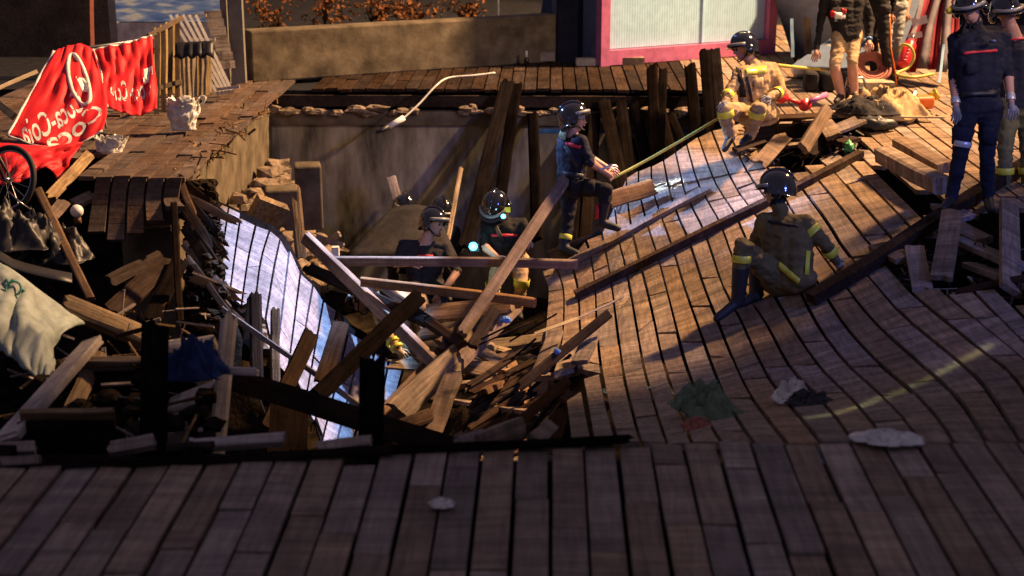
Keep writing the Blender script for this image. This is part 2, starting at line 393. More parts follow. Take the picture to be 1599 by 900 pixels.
# --- front boardwalk
front = thing('boardwalk_front', 'dark flat wooden boardwalk across the foreground', None, (0, 6, 0), kind='structure')
r1 = random.Random(5)
for i in range(-26, 28):
    x0, x1 = XI(i), XI(i + 1)
    xpx = 860 + (x0 + x1) / 2 * 316
    yend = 692 if xpx > 1075 else 735 - 45 * max(0, min(1, xpx / 970)) + r1.uniform(-3, 7)
    if 540 < xpx < 610: yend += 14
    far = gnd(xpx, yend).y
    flat_board(front, x0, x1, 3.6, far, lambda x, y: 0, M['deckgrey'], r1, minlen=.45, maxlen=1.5)
b = MB(); b.box((0, 5.2, -.26), (14, 3.3, .26)); b.build('added_light_blocker', M['plankblack'], front)  # added slab blocks light under the boards so the gaps stay dark
for k in range(9):                                                     # joists below the front boards
    x = -4.6 + k * .95
    b = MB(); b.bar((x, 3.6, -.12), (x, 6.8, -.12), .09, .14, m=0); b.build('joist', M['plankblack'], front)
# --- sunken boardwalk
LN = {
 0: [(846,425),(855,450),(853,490),(850,528)], 1: [(868,416),(879,450),(880,490),(876,535),(862,585)],
 2: [(890,406),(902,450),(905,500),(906,540),(898,575)],
 3: [(915,375),(922,397),(929,450),(931,500),(937,562),(950,637),(960,672),(966,692)],
 4: [(940,365),(944,385),(954,440),(965,525),(976,597),(995,672),(1000,692)],
 5: [(960,320),(966,375),(979,425),(992,500),(1006,575),(1020,625),(1035,672),(1042,692)],
 6: [(978,278),(979,302),(987,361),(1008,445),(1020,495),(1032,552),(1050,610),(1064,652),(1080,692)],
 7: [(997,267),(998,297),(1010,348),(1026,397),(1040,450),(1055,510),(1070,567),(1090,620),(1110,665),(1126,692)],
 8: [(1017,260),(1018,290),(1028,325),(1050,387),(1069,450),(1092,515),(1110,565),(1135,627),(1157,662),(1178,692)],
 9: [(1036,250),(1050,315),(1075,375),(1100,450),(1122,505),(1147,567),(1170,615),(1200,655),(1230,692)],
 10: [(1055,238),(1070,300),(1100,361),(1130,450),(1155,497),(1175,542),(1200,590),(1222,620),(1252,655),(1282,692)],
 11: [(1072,225),(1092,290),(1125,350),(1160,450),(1180,480),(1200,510),(1232,570),(1272,615),(1305,650),(1334,692)],
 12: [(1090,213),(1117,285),(1147,332),(1162,367),(1203,450),(1240,515),(1282,575),(1325,618),(1358,655),(1386,692)],
 13: [(1111,203),(1145,285),(1172,325),(1190,350),(1247,450),(1275,505),(1318,565),(1370,613),(1412,655),(1438,692)],
 14: [(1135,198),(1165,265),(1210,330),(1282,450),(1320,510),(1370,565),(1425,612),(1465,655),(1490,692)],
 15: [(1160,190),(1200,265),(1250,350),(1322,450),(1375,512),(1440,570),(1495,620),(1542,692)],
 16: [(1185,185),(1225,257),(1255,297),(1292,347),(1320,392),(1365,442),(1412,495),(1485,555),(1538,605),(1594,692)],
 17: [(1210,183),(1250,255),(1282,287),(1317,330),(1350,372),(1417,450),(1450,480),(1525,540),(1585,590),(1646,692)],
 18: [(1240,180),(1275,245),(1307,272),(1340,312),(1382,360),(1467,450),(1525,500),(1599,560),(1640,600),(1698,692)]}
gy = [180, 215, 300, 400, 500, 600, 692]; gx = [830, 1000, 1200, 1400, 1599, 1820]
GS = [[146,142,140,140,140,140],[150,150,150,152,152,152],[156,158,163,172,181,181],[152,163,174,190,213,215],
      [176,184,194,215,246,250],[205,208,216,242,278,284],[262,282,312,316,316,316]]
def basis(x, y):
    x = (x - 1200) / 400; y = (y - 450) / 250
    return [1, x, y, x * x, x * y, y * y, x ** 3, x * x * y, x * y * y, y ** 3, x * x * y * y, x ** 3 * y, y ** 3 * x, y ** 4]
COEF = np.linalg.lstsq(np.array([basis(x, y) for y in gy for x in gx], float), np.array([s for r in GS for s in r], float), rcond=None)[0]
def sstep(a, b, x): t = max(0, min(1, (x - a) / (b - a))); return t * t * (3 - 2 * t)
def sunk_s(px, py):
    s = float(np.dot(COEF, basis(max(830, min(1700, px)), py)))
    f = flat_s(py); k = sstep(640, 692, py) * sstep(1060, 1200, px); s = s + (f - s) * k
    k = sstep(215, 182, py); s = s + (f - s) * k
    k = sstep(1560, 1700, px - max(0, (py - 450)) * .9); s = s + (f - s) * k
    return min(s, f + 4)
def sunk(px, py, lift=0):
    p = at(px, py, FPX / sunk_s(px, py)); return p + UP * lift
def inpoly(x, y, P):
    c = False; n = len(P)
    for i in range(n):
        (x1, y1), (x2, y2) = P[i], P[(i + 1) % n]
        if (y1 > y) != (y2 > y) and x < (x2 - x1) * (y - y1) / (y2 - y1) + x1: c = not c
    return c
HOLES = [[(1362, 272), (1385, 268), (1462, 312), (1462, 330), (1430, 330), (1390, 304)],
         [(1400, 402), (1440, 378), (1480, 352), (1540, 335), (1660, 335), (1660, 470), (1585, 468), (1530, 440), (1480, 452), (1430, 450)],
         [(1178, 235), (1205, 180), (1260, 168), (1345, 190), (1350, 228), (1318, 240), (1290, 238), (1240, 268), (1205, 250)]]
sunken = thing('boardwalk_sunken', 'sagging brown boardwalk sloping down into the pit on the right', None, sunk(1200, 450), kind='structure')
NS = 56
PL = {}
for i in range(0, 42):
    if i in LN: pts = [Vector((x, y, 0)) for x, y in LN[i]]
    else:
        pts = []
        for y in (178, 230, 300, 380, 450, 520, 600, 650, 692): pts.append(Vector((860 + XI(i) * flat_s(y), y, 0)))
    PL[i] = catmull(pts, NS)
r2 = random.Random(21)
for i in range(0, 41):
    A, B = PL[i], PL[i + 1]
    if i < 3: B = [Vector((x.x, x.y, 0)) for x in catmull([p for p in B if p.y <= A[-1].y + 12], NS)]
    g = .07
    ok = []
    for k in range(NS):
        m = (A[k] + B[k]) / 2; ok.append(not any(inpoly(m.x, m.y, H) for H in HOLES))
    cuts = set(); k = r2.randint(3, 14)
    while k < NS - 3: cuts.add(k); k += r2.randint(6, 18)
    start = None
    for k in range(NS):
        if ok[k] and start is None: start = k
        endhere = start is not None and (k == NS - 1 or k in cuts or not ok[k])
        if endhere:
            e = k if ok[k] else k - 1
            if e - start >= 2:
                n = max(3, min(7, (e - start) // 3 + 2)); Lp, Rp = [], []; l0 = r2.uniform(-.006, .006); l1 = r2.uniform(-.006, .006); tw = r2.uniform(-.006, .006)
                for q in range(n):
                    t = q / (n - 1); f = start + (e - start) * t + (.13 if q == 0 else -.13 if q == n - 1 else 0)
                    f = max(0, min(NS - 1.001, f)); j = int(f); u = f - j
                    a = A[j].lerp(A[j + 1], u); c = B[j].lerp(B[j + 1], u); l = a.lerp(c, g); r = a.lerp(c, 1 - g)
                    z = l0 + (l1 - l0) * t
                    Lp.append(sunk(l.x, l.y, z + tw)); Rp.append(sunk(r.x, r.y, z - tw))
                strip(sunken, Lp, Rp, .042, M['deck'])
            start = k if (ok[k] and k < NS - 1) else None
# two short boards left of the break
for a, c in ((((884,626),(889,660),(892,690)), ((908,612),(916,655),(924,692))), (((911,592),(920,640),(929,692)), ((936,585),(947,640),(961,692)))):
    strip(sunken, [sunk(x + 1, y) for x, y in a], [sunk(x - 1, y) for x, y in c], .045, M['deck'])
# joists that carry the sunken boards, seen through the holes
for (xa, ya, xb, yb) in ((1180, 268, 1360, 205), (1395, 452, 1650, 352), (1430, 475, 1650, 395), (870, 560, 990, 500)):
    b = MB(); b.bar(sunk(xa, ya, -.16), sunk(xb, yb, -.16), .10, .15); b.build('joist', M['plankblack'], sunken)
# --- boardwalk behind the pit and to the right at the back
back = thing('boardwalk_back', 'level wooden boardwalk behind the pit', None, (0, 18.5, 0), kind='structure')
r3 = random.Random(9)
for i in range(-16, 52):
    x0, x1 = XI(i), XI(i + 1); xm = (x0 + x1) / 2
    yn = YW - .12 + r3.uniform(-.04, .05)
    if xm > 1.95: yn = gnd(1300, 179).y
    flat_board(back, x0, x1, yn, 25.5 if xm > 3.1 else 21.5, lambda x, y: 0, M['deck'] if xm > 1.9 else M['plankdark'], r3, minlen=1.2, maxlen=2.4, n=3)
b = MB(); b.bar((-3.4, YW - .125, -.15), (2.2, YW - .125, -.15), .06, .14); b.build('fascia_board', M['plankdark'], back)
# --- left boardwalk: level part and the part that hangs down
left = thing('boardwalk_left', 'brown boardwalk at left whose broken end hangs down', None, (-4, 15, 0), kind='structure')
r4 = random.Random(3)
KX = [(135, 362), (165, 361), (196, 369), (227, 367), (257, 342), (291, 328)]
for i in range(-38, -12):
    x0, x1 = XI(i), XI(i + 1); xm = (x0 + x1) / 2
    if xm > -3.32: break
    hang = xm > -4.25
    yk = 276 if hang else (247 + r4.uniform(-8, 8))
    y0 = gnd(200, yk).y
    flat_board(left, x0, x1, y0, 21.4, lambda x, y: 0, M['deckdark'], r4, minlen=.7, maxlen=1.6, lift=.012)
for k in range(5):
    (xa, ya), (xb, yb) = KX[k], KX[k + 1]
    ta, tb = gnd(148 + 27.5 * k, 277), gnd(148 + 27.5 * (k + 1), 277)
    d = [0, 5, -3, 2, -6][k]
    pa = [ta + UP * -.01, at(148 + 27.5 * k - 5, 310, 13.25), at(xa, yb + d if k else ya, 13.12)]
    pb = [tb + UP * -.01, at(148 + 27.5 * (k + 1) - 5, 309, 13.25), at(xb, yb + d, 13.12)]
    La = catmull(pa, 5); Rb = catmull(pb, 5)
    Lp = [l.lerp(r, .07) for l, r in zip(La, Rb)]; Rp = [l.lerp(r, .93) for l, r in zip(La, Rb)]
    m = 3 if k % 2 else 2
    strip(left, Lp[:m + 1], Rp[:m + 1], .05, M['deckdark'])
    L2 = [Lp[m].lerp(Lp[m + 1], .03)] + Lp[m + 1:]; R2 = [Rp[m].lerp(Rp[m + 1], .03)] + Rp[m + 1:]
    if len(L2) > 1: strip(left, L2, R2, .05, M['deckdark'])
# --- fallen pale panel in the pit, left
panel = thing('boardwalk_fallen', 'fallen section of boardwalk lit bluish white in the left of the pit', None, at(460, 480, 13.6), kind='structure')
LP = [[(339,317),(334,350),(330,381)],[(357,324),(348,388),(343,440),(347,458)],[(376,333),(364,418),(357,474)],[(401,345),(387,408),(375,492)],
      [(423,354),(407,408),(398,480)],[(439,367),(428,418),(414,500)],[(452,388),(440,490),(430,575)],[(469,427),(453,554),(446,590)],
      [(489,445),(476,518),(462,610)],[(505,470),(489,560),(474,640)],[(526,486),(512,560),(490,668)],[(546,509),(530,580),(500,700)],
      [(569,522),(549,600),(522,705)],[(585,550),(568,630),(545,712)],[(608,559),(592,640),(568,716)],[(633,566),(617,620),(592,716)]]
r5 = random.Random(8)
for k in range(len(LP) - 1):
    A = catmull([Vector((x, y, 0)) for x, y in LP[k]], 21); B = catmull([Vector((x, y, 0)) for x, y in LP[k + 1]], 21)
    if k == 0: B = catmull([p for p in B if p.y < 400], 21)
    e1 = r5.randint(0, 1); e2 = 20 - r5.randint(0, 2); cut = r5.randint(7, 14)
    for s0, s1 in ((e1, cut), (cut, e2)):
        Lp, Rp = [], []; dz = r5.uniform(-.01, .01); n = 4
        for q in range(n):
            f = s0 + (s1 - s0) * q / (n - 1); f = min(19.999, f + (.12 if q == 0 else 0)); j = int(f); u = f - j
            a = A[j].lerp(A[j + 1], u); c = B[j].lerp(B[j + 1], u); l = a.lerp(c, .075); r = a.lerp(c, .925)
            za = 13.9 + dz - .0047 * (l.y - A[0].y); zb = 13.9 + dz - .0047 * (r.y - B[0].y)
            Lp.append(at(l.x, l.y, za)); Rp.append(at(r.x, r.y, zb))
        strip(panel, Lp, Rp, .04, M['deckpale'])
rows = []
for v in range(7):
    rows.append([at(q[min(6, v)].x + 2, q[min(6, v)].y, 13.9 + .07 - .0047 * (q[min(6, v)].y - q[0].y)) for q in [catmull([Vector((x, y, 0)) for x, y in l_], 7) for l_ in LP]])
b = MB(); b.sheet(rows, .02); b.build('gap_shade_sheet', M['plankblack'], panel)  # dark sheet added behind the boards so the gaps read as shade
for (k0, k1, f) in ((1, 10, .3), (5, 15, .75)):
    b = MB(); pa = LP[k0][1]; pb = LP[k1][1]; b.bar(at(pa[0], pa[1], 14.1), at(pb[0], pb[1], 14.1), .1, .08); b.build('joist', M['plankblack'], panel)
# ---------------------------------------------------------------- loose planks and beams
def beam_mesh(w, L, t, rnd, broken=(0, 0), seg=3, bend=0.0, ch=None):
    hx, hz = w / 2, t / 2; jag = max(broken) > .05; nx = 6 if jag else 2
    xs = [-hx + w * i / (nx - 1) for i in range(nx)]; ch = min(w, t) * .10
    tw = rnd.uniform(-.05, .05)
    off = [[0] * nx, [0] * nx]
    for e in (0, 1):
        if broken[e] > .05:
            sl = rnd.uniform(-.6, .6) * broken[e] * w
            for i in range(nx): off[e][i] = broken[e] * w * (rnd.random() ** 1.5) * 1.4 + sl * (i / (nx - 1) - .5)
    vs, fs = [], []; ring = 2 * nx
    for k in range(seg + 1):
        f = k / seg; jx, jz = rnd.uniform(-.004, .004), rnd.uniform(-.004, .004) + bend * (1 - (2 * f - 1) ** 2); a = tw * (f - .5)
        for side in (1, -1):
            for i in (range(nx) if side == 1 else range(nx - 1, -1, -1)):
                x = xs[i]; z = side * hz - (side * ch if i in (0, nx - 1) else 0)
                y = (f - .5) * L + (-off[0][i] * (1 if side > 0 else rnd.uniform(.55, 1.1)) if k == 0 else 0) + (off[1][i] * (1 if side > 0 else rnd.uniform(.55, 1.1)) if k == seg else 0)
                vs.append(Vector((x * math.cos(a) - z * math.sin(a) + jx, y, x * math.sin(a) + z * math.cos(a) + jz)))
    for k in range(seg):
        for i in range(ring): fs.append((k * ring + i, k * ring + (i + 1) % ring, (k + 1) * ring + (i + 1) % ring, (k + 1) * ring + i))
    b0 = seg * ring
    for i in range(nx - 1):
        fs.append((ring - 1 - i, ring - 2 - i, i + 1, i)); fs.append((b0 + i, b0 + i + 1, b0 + ring - 2 - i, b0 + ring - 1 - i))
    return vs, fs
def beam3(name, a, c, w, t, mat, parent=None, face=None, broken=(0, 0), rnd=RND, bend=0.0, seg=3):
    a, c = Vector(a), Vector(c); d = (c - a); L = d.length; d.normalize()
    mid = (a + c) / 2
    nrm = Vector(face) if face is not None else (Vector(cam.location) - mid).normalized()
    nrm = nrm - d * nrm.dot(d)
    if nrm.length < .05: nrm = d.orthogonal()
    nrm.normalize(); x = d.cross(nrm).normalized()
    vs, fs = beam_mesh(w, L, t, rnd, broken, seg, bend)
    me = bpy.data.meshes.new(name); me.from_pydata(vs, [], fs); me.materials.append(mat); me.update()
    q = Matrix((x, d, nrm)).transposed().to_quaternion()
    return link(name, me, mid, parent, q)
def beam(name, label, p0, p1, wpx, t, mat, broken=(0, 0), face=None, cat='plank', group=None, bend=0.0, tilt=0.0):
    a, c = at(*p0), at(*p1); z = (p0[2] + p1[2]) / 2
    if face is None and tilt:
        mid = (a + c) / 2; v = (Vector(cam.location) - mid).normalized(); d = (c - a).normalized()
        face = Matrix.Rotation(tilt, 3, d) @ v
    return tag(beam3(name, a, c, wpx / FPX * z, t, M[mat], None, face, broken, bend=bend), label, cat, group)
B = beam
# front edge
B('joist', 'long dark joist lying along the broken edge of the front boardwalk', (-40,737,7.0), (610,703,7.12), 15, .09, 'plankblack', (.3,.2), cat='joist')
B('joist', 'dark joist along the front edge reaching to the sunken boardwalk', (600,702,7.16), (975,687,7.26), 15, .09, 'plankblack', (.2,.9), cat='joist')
B('post', 'black shade-toned post standing at the front edge in mid pit', (578,740,8.3), (582,568,8.4), 40, .13, 'plankblack', (0,.25), cat='post')
B('post', 'black shade-toned post standing beside the blue cloth', (238,740,8.6), (243,512,8.7), 42, .14, 'plankblack', (0,.3), cat='post')
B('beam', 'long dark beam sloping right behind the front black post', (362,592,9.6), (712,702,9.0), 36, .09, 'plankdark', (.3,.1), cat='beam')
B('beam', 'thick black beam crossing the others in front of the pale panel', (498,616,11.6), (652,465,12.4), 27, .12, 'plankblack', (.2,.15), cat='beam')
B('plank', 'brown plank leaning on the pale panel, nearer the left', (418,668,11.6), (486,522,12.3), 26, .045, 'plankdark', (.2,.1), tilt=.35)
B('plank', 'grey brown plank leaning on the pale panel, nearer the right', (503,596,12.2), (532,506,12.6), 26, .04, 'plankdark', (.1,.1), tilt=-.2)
B('plank', 'wide black plank added as shade behind the sloping beam at lower left', (448,704,11.0), (452,628,11.4), 60, .05, 'plankblack', (.2,.2))  # added plank covers lit floor where only shade belongs
B('lath', 'thin pale edged lath slanting down across the pale panel', (348,484,12.4), (560,632,12.2), 9, .05, 'palewood', (.3,.3), cat='lath')
B('post', 'short dark post at the lower left rim of the pale panel', (402,600,12.5), (398,464,12.7), 20, .07, 'plankdark', (0,.5), cat='post')
B('post', 'short rough post beside the dark one below the pale panel', (430,600,12.5), (430,487,12.7), 15, .06, 'rot', (0,.6), cat='post')
B('plank', 'dark stub plank between the two short posts and the pale panel', (384,560,12.6), (392,470,12.9), 14, .05, 'plankblack', (.2,.5))
B('beam', 'long warm lit beam slanting down behind the crossing black beam', (478,372,14.3), (680,568,13.2), 14, .12, 'plank', (.3,.2), cat='beam', face=(.25,.1,.95))
B('beam', 'dark beam just beneath the long warm lit beam', (484,420,14.2), (664,502,13.5), 17, .09, 'plankdark', (.4,.2), cat='beam', tilt=-.3)
B('beam', 'dark beam running to the heap right of the crossing beams', (600,455,13.9), (722,540,13.2), 17, .08, 'plankdark', (.2,.2), cat='beam', tilt=-.3)
B('beam', 'level beam across the pit at the waist of the two men', (522,408,14.1), (893,413,13.9), 9, .09, 'plank', (.5,.8), cat='beam', face=(0,-.1,.99), bend=.01)
B('beam', 'lower level beam across the pit in front of the crouched tan figure', (565,440,13.7), (832,472,13.4), 9, .09, 'plank', (.4,.6), cat='beam', face=(0,-.1,.99))
B('beam', 'long warm diagonal beam rising in front of the climbing firefighter', (722,520,13.2), (904,249,14.4), 18, .09, 'plank', (.3,.15), cat='beam')
B('plank', 'splintered upright plank end beside the pale panel top', (470,402,14.6), (462,318,14.7), 18, .06, 'rot', (.2,1.2))
B('plank', 'wide weathered plank lit orange in the heap', (622,640,12.6), (742,532,13.4), 40, .07, 'rot', (.4,.3), tilt=.25)
B('plank', 'orange lit plank lying behind the wide weathered one', (604,650,12.8), (700,548,13.5), 34, .05, 'plank', (.3,.2), tilt=.1)
B('plank', 'orange plank dropping steeply below the wide weathered one', (672,682,12.4), (706,592,12.8), 30, .05, 'plank', (.3,.4), tilt=-.2)
B('plank', 'dark plank end jutting under the wide weathered one', (608,672,12.2), (668,650,12.5), 22, .08, 'plankdark', (.4,.4))
B('plank', 'orange plank edge at far end of the heap below the lower beam', (668,490,13.9), (792,478,13.6), 32, .05, 'plank', (.2,.2), face=(0,-.6,.8))
B('plank', 'lower orange plank in the heap under the plank edge', (660,522,13.7), (768,505,13.4), 26, .05, 'rot', (.2,.4), face=(.2,-.6,.8))
B('plank', 'orange plank slanting to the right in the heap', (722,560,13.2), (800,482,13.7), 26, .05, 'plank', (.3,.3), tilt=.3)
B('plank', 'short orange plank block in the middle of the heap', (690,540,13.3), (722,512,13.5), 26, .07, 'plank', (.2,.2), tilt=.3)
B('plank', 'dark brown plank lying over the heap beside the turquoise scrap', (738,540,12.9), (772,484,13.2), 18, .06, 'plankdark', (.3,.2))
# fan of split boards right of the heap
for k in range(9):
    y0 = 580 + k * 11; z0 = 12.2 - k * .09
    lab = ['topmost', 'second', 'third', 'fourth', 'fifth', 'sixth', 'seventh', 'eighth', 'lowest'][k] + ' split board in the dark fan beside the heap'
    B('board', lab, (734 + (k % 3) * 4, y0 + 22, z0), (812 + (k % 2) * 16, y0 - 28 + (k % 3) * 4, z0 + .45), 12, .03, 'plankdark', (.4, 1.0), face=(-.25, -.55, .8), cat='board', group='split boards in the fan')
B('beam', 'dark plank lying diagonally over the torn rim of the slope', (812,604,11.7), (950,491,12.2), 15, .04, 'plankdark', (.6,.2), cat='plank', tilt=.2)
B('plank', 'dark edged plank deep below the torn rim', (742,676,11.6), (880,610,11.8), 14, .05, 'plankdark', (.4,.3))
B('plank', 'black plank below the torn rim near the front edge', (800,668,11.0), (885,596,11.4), 16, .05, 'plankblack', (.4,.3))
B('plank', 'short loose board hanging off the torn rim, left one', (842,582,11.9), (868,520,12.5), 25, .04, 'deck', (.1,.1), face=(-.3,-.25,.9))
B('plank', 'short loose board hanging off the torn rim, right one', (906,566,11.9), (926,518,12.3), 26, .045, 'deck', (.1,.1), face=(-.2,-.25,.95))
B('board', 'grey board stub at the front edge below the fan', (748,694,7.6), (815,668,7.9), 34, .04, 'deckgrey', (.1,.1), cat='board', tilt=.3)
B('board', 'pale board stub just left of the grey stub at the front edge', (716,692,7.7), (752,678,7.9), 18, .04, 'palewood', (.1,.1), cat='board')
B('board', 'brown board stub right of the grey stub at the front edge', (834,688,7.8), (862,664,8.1), 24, .04, 'deck', (.1,.1), cat='board', tilt=-.2)
# beams and planks on the slope
def onslope(x, y, l=.05): return sunk(x, y, l)
def sbeam(name, label, x0, y0, x1, y1, w, t, mat, lift=.03, cat='plank', broken=(.2, .2), face=None, lift1=None):
    return tag(beam3(name, onslope(x0, y0, lift), onslope(x1, y1, lift if lift1 is None else lift1), w, t, M[mat], None, face if face is not None else (-.2, -.15, 1), broken), label, cat)
def slope_strip(name, label, cat, pts, w, t, mat, lift):
    P = catmull([Vector((x, y, 0)) for x, y in pts], 12); Lp, Rp = [], []
    for k in range(12):
        p = sunk(P[k].x, P[k].y, lift + t); q = sunk(P[min(k + 1, 11)].x, P[min(k + 1, 11)].y) - sunk(P[max(k - 1, 0)].x, P[max(k - 1, 0)].y); sd = q.normalized().cross(UP).normalized()
        Lp.append(p - sd * w / 2); Rp.append(p + sd * w / 2)
    return tag(strip(None, Lp, Rp, t, M[mat], name), label, cat)
slope_strip('joist', 'long dark joist lying diagonally over the middle of the slope', 'joist', [(897,467),(1010,412),(1120,358),(1240,300),(1343,246)], .085, .07, 'plankdark', .0)
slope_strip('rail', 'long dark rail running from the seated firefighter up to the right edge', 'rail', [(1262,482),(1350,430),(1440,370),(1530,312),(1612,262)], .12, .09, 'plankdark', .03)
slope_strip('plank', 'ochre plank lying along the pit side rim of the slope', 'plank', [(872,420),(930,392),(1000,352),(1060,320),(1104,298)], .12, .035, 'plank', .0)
sbeam('plank', 'wide brown plank on the rim behind the climbing boot', 952, 326, 1018, 306, .17, .05, 'plank', .09, face=(-.3, -.8, .5))
sbeam('plank', 'brown plank lying under the boots of the climbing firefighter', 860, 368, 938, 338, .2, .05, 'plankdark', -.25, face=(-.3, -.8, .5))
sbeam('plank', 'raised bright plank with a deep dark side near the standing firefighter', 1379, 268, 1468, 318, .17, .16, 'deck', .16, face=(-.1, -.1, 1))
sbeam('plank', 'raised brown plank behind the bright one near the standing firefighter', 1404, 240, 1474, 282, .17, .10, 'deck', .12, face=(-.1, -.1, 1))
sbeam('plank', 'broken plank standing up from the hole below the rail', 1470, 440, 1484, 362, .165, .045, 'deck', .03, face=(-.3, -.8, .5), lift1=.16)
sbeam('plank', 'tall broken plank standing at the right edge below the rail', 1578, 452, 1574, 338, .16, .05, 'deck', .0, face=(.1, -.8, .5), lift1=.10)
sbeam('plank', 'short broken plank pointing up left of the standing one', 1440, 452, 1428, 398, .15, .045, 'deckgrey', .0, face=(-.2, -.7, .7), lift1=.05)
sbeam('plank', 'plank lying level under the rail with a bluish end', 1372, 392, 1412, 414, .16, .05, 'deck', .04)
sbeam('plank', 'plank lying in the hole under the rail, dark and tilted', 1500, 372, 1592, 412, .17, .05, 'deckgrey', -.02, face=(.1, -.3, .95))
sbeam('plank', 'second plank lying in the hole right of the tilted one', 1520, 400, 1640, 440, .16, .05, 'deckgrey', -.08, face=(.1, -.2, .95))
sbeam('plank', 'plank crossing the hole just under the rail near the boots', 1465, 336, 1535, 372, .15, .06, 'deckgrey', -.02)
sbeam('plank', 'bluish plank fragment beside the boots under the rail', 1478, 330, 1510, 346, .14, .04, 'deckpale', .03)
sbeam('plank', 'plank edge running along the bottom of the hole at right', 1500, 455, 1610, 432, .10, .10, 'plankdark', -.03)
# broken pieces round the crouching firefighter
CH = [(1150,240,1190,228),(1188,262,1222,240),(1222,238,1262,228),(1238,222,1250,205),(1262,250,1290,226),(1288,206,1300,238),(1200,214,1240,200),(1290,188,1262,216),(1306,238,1330,226),(1176,226,1206,216),(1225,208,1245,192),(1300,218,1338,214)]
NM = ['leftmost', 'second from left', 'third from left', 'small dark', 'front brown', 'upright', 'long shaded', 'steep bright', 'rightmost', 'flat pale', 'rear little', 'stacked']
for k, (x0, y0, x1, y1) in enumerate(CH):
    sbeam('plank', NM[k] + ' broken board piece in the pile before the crouching firefighter', x0, y0, x1, y1, .16 if k % 3 else .13, .045, 'deck' if k % 4 else 'plankdark', .03 + .03 * (k % 3), face=(RND.uniform(-.4, .4), RND.uniform(-.5, 0), 1), broken=(.3, .3), lift1=.05 + .12 * (k % 2))
B('plank', 'slanted plank propped beside the red roller of the pile', (1254,232,14.6), (1292,172,15.4), 20, .06, 'plank', (.2,.2), tilt=.4)
B('plank', 'level plank top of the pile under the red roller', (1180,186,15.3), (1285,182,15.6), 13, .05, 'plankdark', (.3,.3), face=(0,-.4,.9))
B('plank', 'dark plank front of the pile under the level plank', (1176,206,15.0), (1270,204,15.2), 24, .06, 'plankblack', (.3,.3))
# planks leaning against the far wall
LW = [(752,300,792,132,22,'widest, left one of the first pair'),(784,300,806,135,18,'narrower right one of the first pair'),(836,310,832,182,17,'lone short one left of the climbing firefighter'),
      (918,330,930,180,18,'first behind the climbing firefighter'),(966,270,944,160,20,'thick one leaning left, behind the helmet'),(984,276,970,160,18,'second leaning left'),
      (1012,262,990,165,18,'third leaning left'),(1024,250,1018,108,17,'tall one under the pink frame'),(1030,250,1036,112,13,'thin tall one under the pink frame'),
      (1046,240,1028,160,18,'short one by the hose'),(1086,220,1078,105,18,'left of the three by the crouching firefighter'),(1110,210,1100,84,17,'middle of the three by the crouching firefighter'),
      (1128,205,1116,80,17,'right of the three by the crouching firefighter'),(1000,292,984,222,16,'low one near the hose'),(1076,250,1048,182,14,'slanting low one near the hose'),(900,330,910,200,16,'hidden one behind the climbing back')]
for k, (x0, y0, x1, y1, wp, d) in enumerate(LW):
    z1 = 18.15 if y1 > 100 else 17.6; z0 = z1 - .75 - .004 * (y0 - y1)
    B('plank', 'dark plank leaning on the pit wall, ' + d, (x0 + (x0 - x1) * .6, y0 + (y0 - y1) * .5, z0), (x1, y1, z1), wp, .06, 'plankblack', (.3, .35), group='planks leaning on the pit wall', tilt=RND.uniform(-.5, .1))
B('lath', 'thin stick leaning beside the first pair of leaning planks', (700,375,16.6), (720,264,17.4), 7, .04, 'rot', (.2,.4), cat='lath')
# left side
B('post', 'tall thin post standing below the hanging boardwalk end', (281,500,12.3), (271,318,12.6), 11, .06, 'plankdark', (.2,.1), cat='post')
B('lath', 'long brown lath slanting down from the wheel', (142,466,12.0), (60,298,12.9), 13, .05, 'plank', (.2,.2), cat='lath')
B('plank', 'pale split timber lying beside the left boardwalk', (78,308,13.0), (138,244,14.2), 18, .08, 'rot', (.9,.3))
B('plank', 'short brown board under the split timber', (75,345,12.9), (98,318,13.0), 20, .05, 'plank', (.4,.4))
B('plank', 'brown loose board just left of the hanging end', (118,318,13.3), (144,306,13.4), 24, .05, 'deck', (.2,.2), face=(0,-.3,.95))
B('beam', 'wide rotten beam reaching right from under the canvas', (108,480,10.4), (250,538,10.6), 30, .12, 'rot', (.5,.3), cat='beam', face=(-.2,-.6,.75))
B('plank', 'grey plank slanting in the dark below the left boardwalk', (178,486,12.2), (262,410,12.9), 34, .05, 'plankdark', (.2,.2), tilt=-.4)
B('plank', 'brown plank slanting above the grey one under the left boardwalk', (172,440,12.5), (248,402,13.0), 22, .05, 'plankdark', (.2,.3), tilt=-.3)
B('plank', 'dark plank leaning steeply right of the grey slanting one', (236,500,12.2), (280,410,12.8), 26, .06, 'plankblack', (.2,.3), tilt=-.5)
B('plank', 'short dark board ends below the hanging end', (228,362,12.9), (266,358,12.9), 14, .06, 'plankdark', (.5,.5))
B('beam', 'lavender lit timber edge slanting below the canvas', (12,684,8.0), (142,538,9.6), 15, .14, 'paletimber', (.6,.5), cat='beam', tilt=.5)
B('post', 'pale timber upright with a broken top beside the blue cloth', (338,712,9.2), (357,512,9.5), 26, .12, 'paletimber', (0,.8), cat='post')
B('pole', 'short pale round pole poking out right of the blue cloth', (262,578,9.2), (402,580,9.1), 13, .055, 'paletimber', (.1,.1), cat='pole')
B('ledger', 'dark ledger with a rotten top edge above the lower one', (104,616,9.5), (300,610,9.6), 66, .25, 'plankblack', (.1,.1), cat='timber', tilt=.0)
B('ledger', 'rotten flat timber lying on the upper dark ledger', (104,578,9.45), (292,574,9.55), 12, .2, 'rot', (.4,.4), cat='timber', face=(0,-.5,.85))
B('ledger', 'dark lower ledger with a pale end at bottom left', (30,684,8.2), (178,682,8.3), 52, .25, 'plankblack', (.1,.1), cat='timber', tilt=.0)
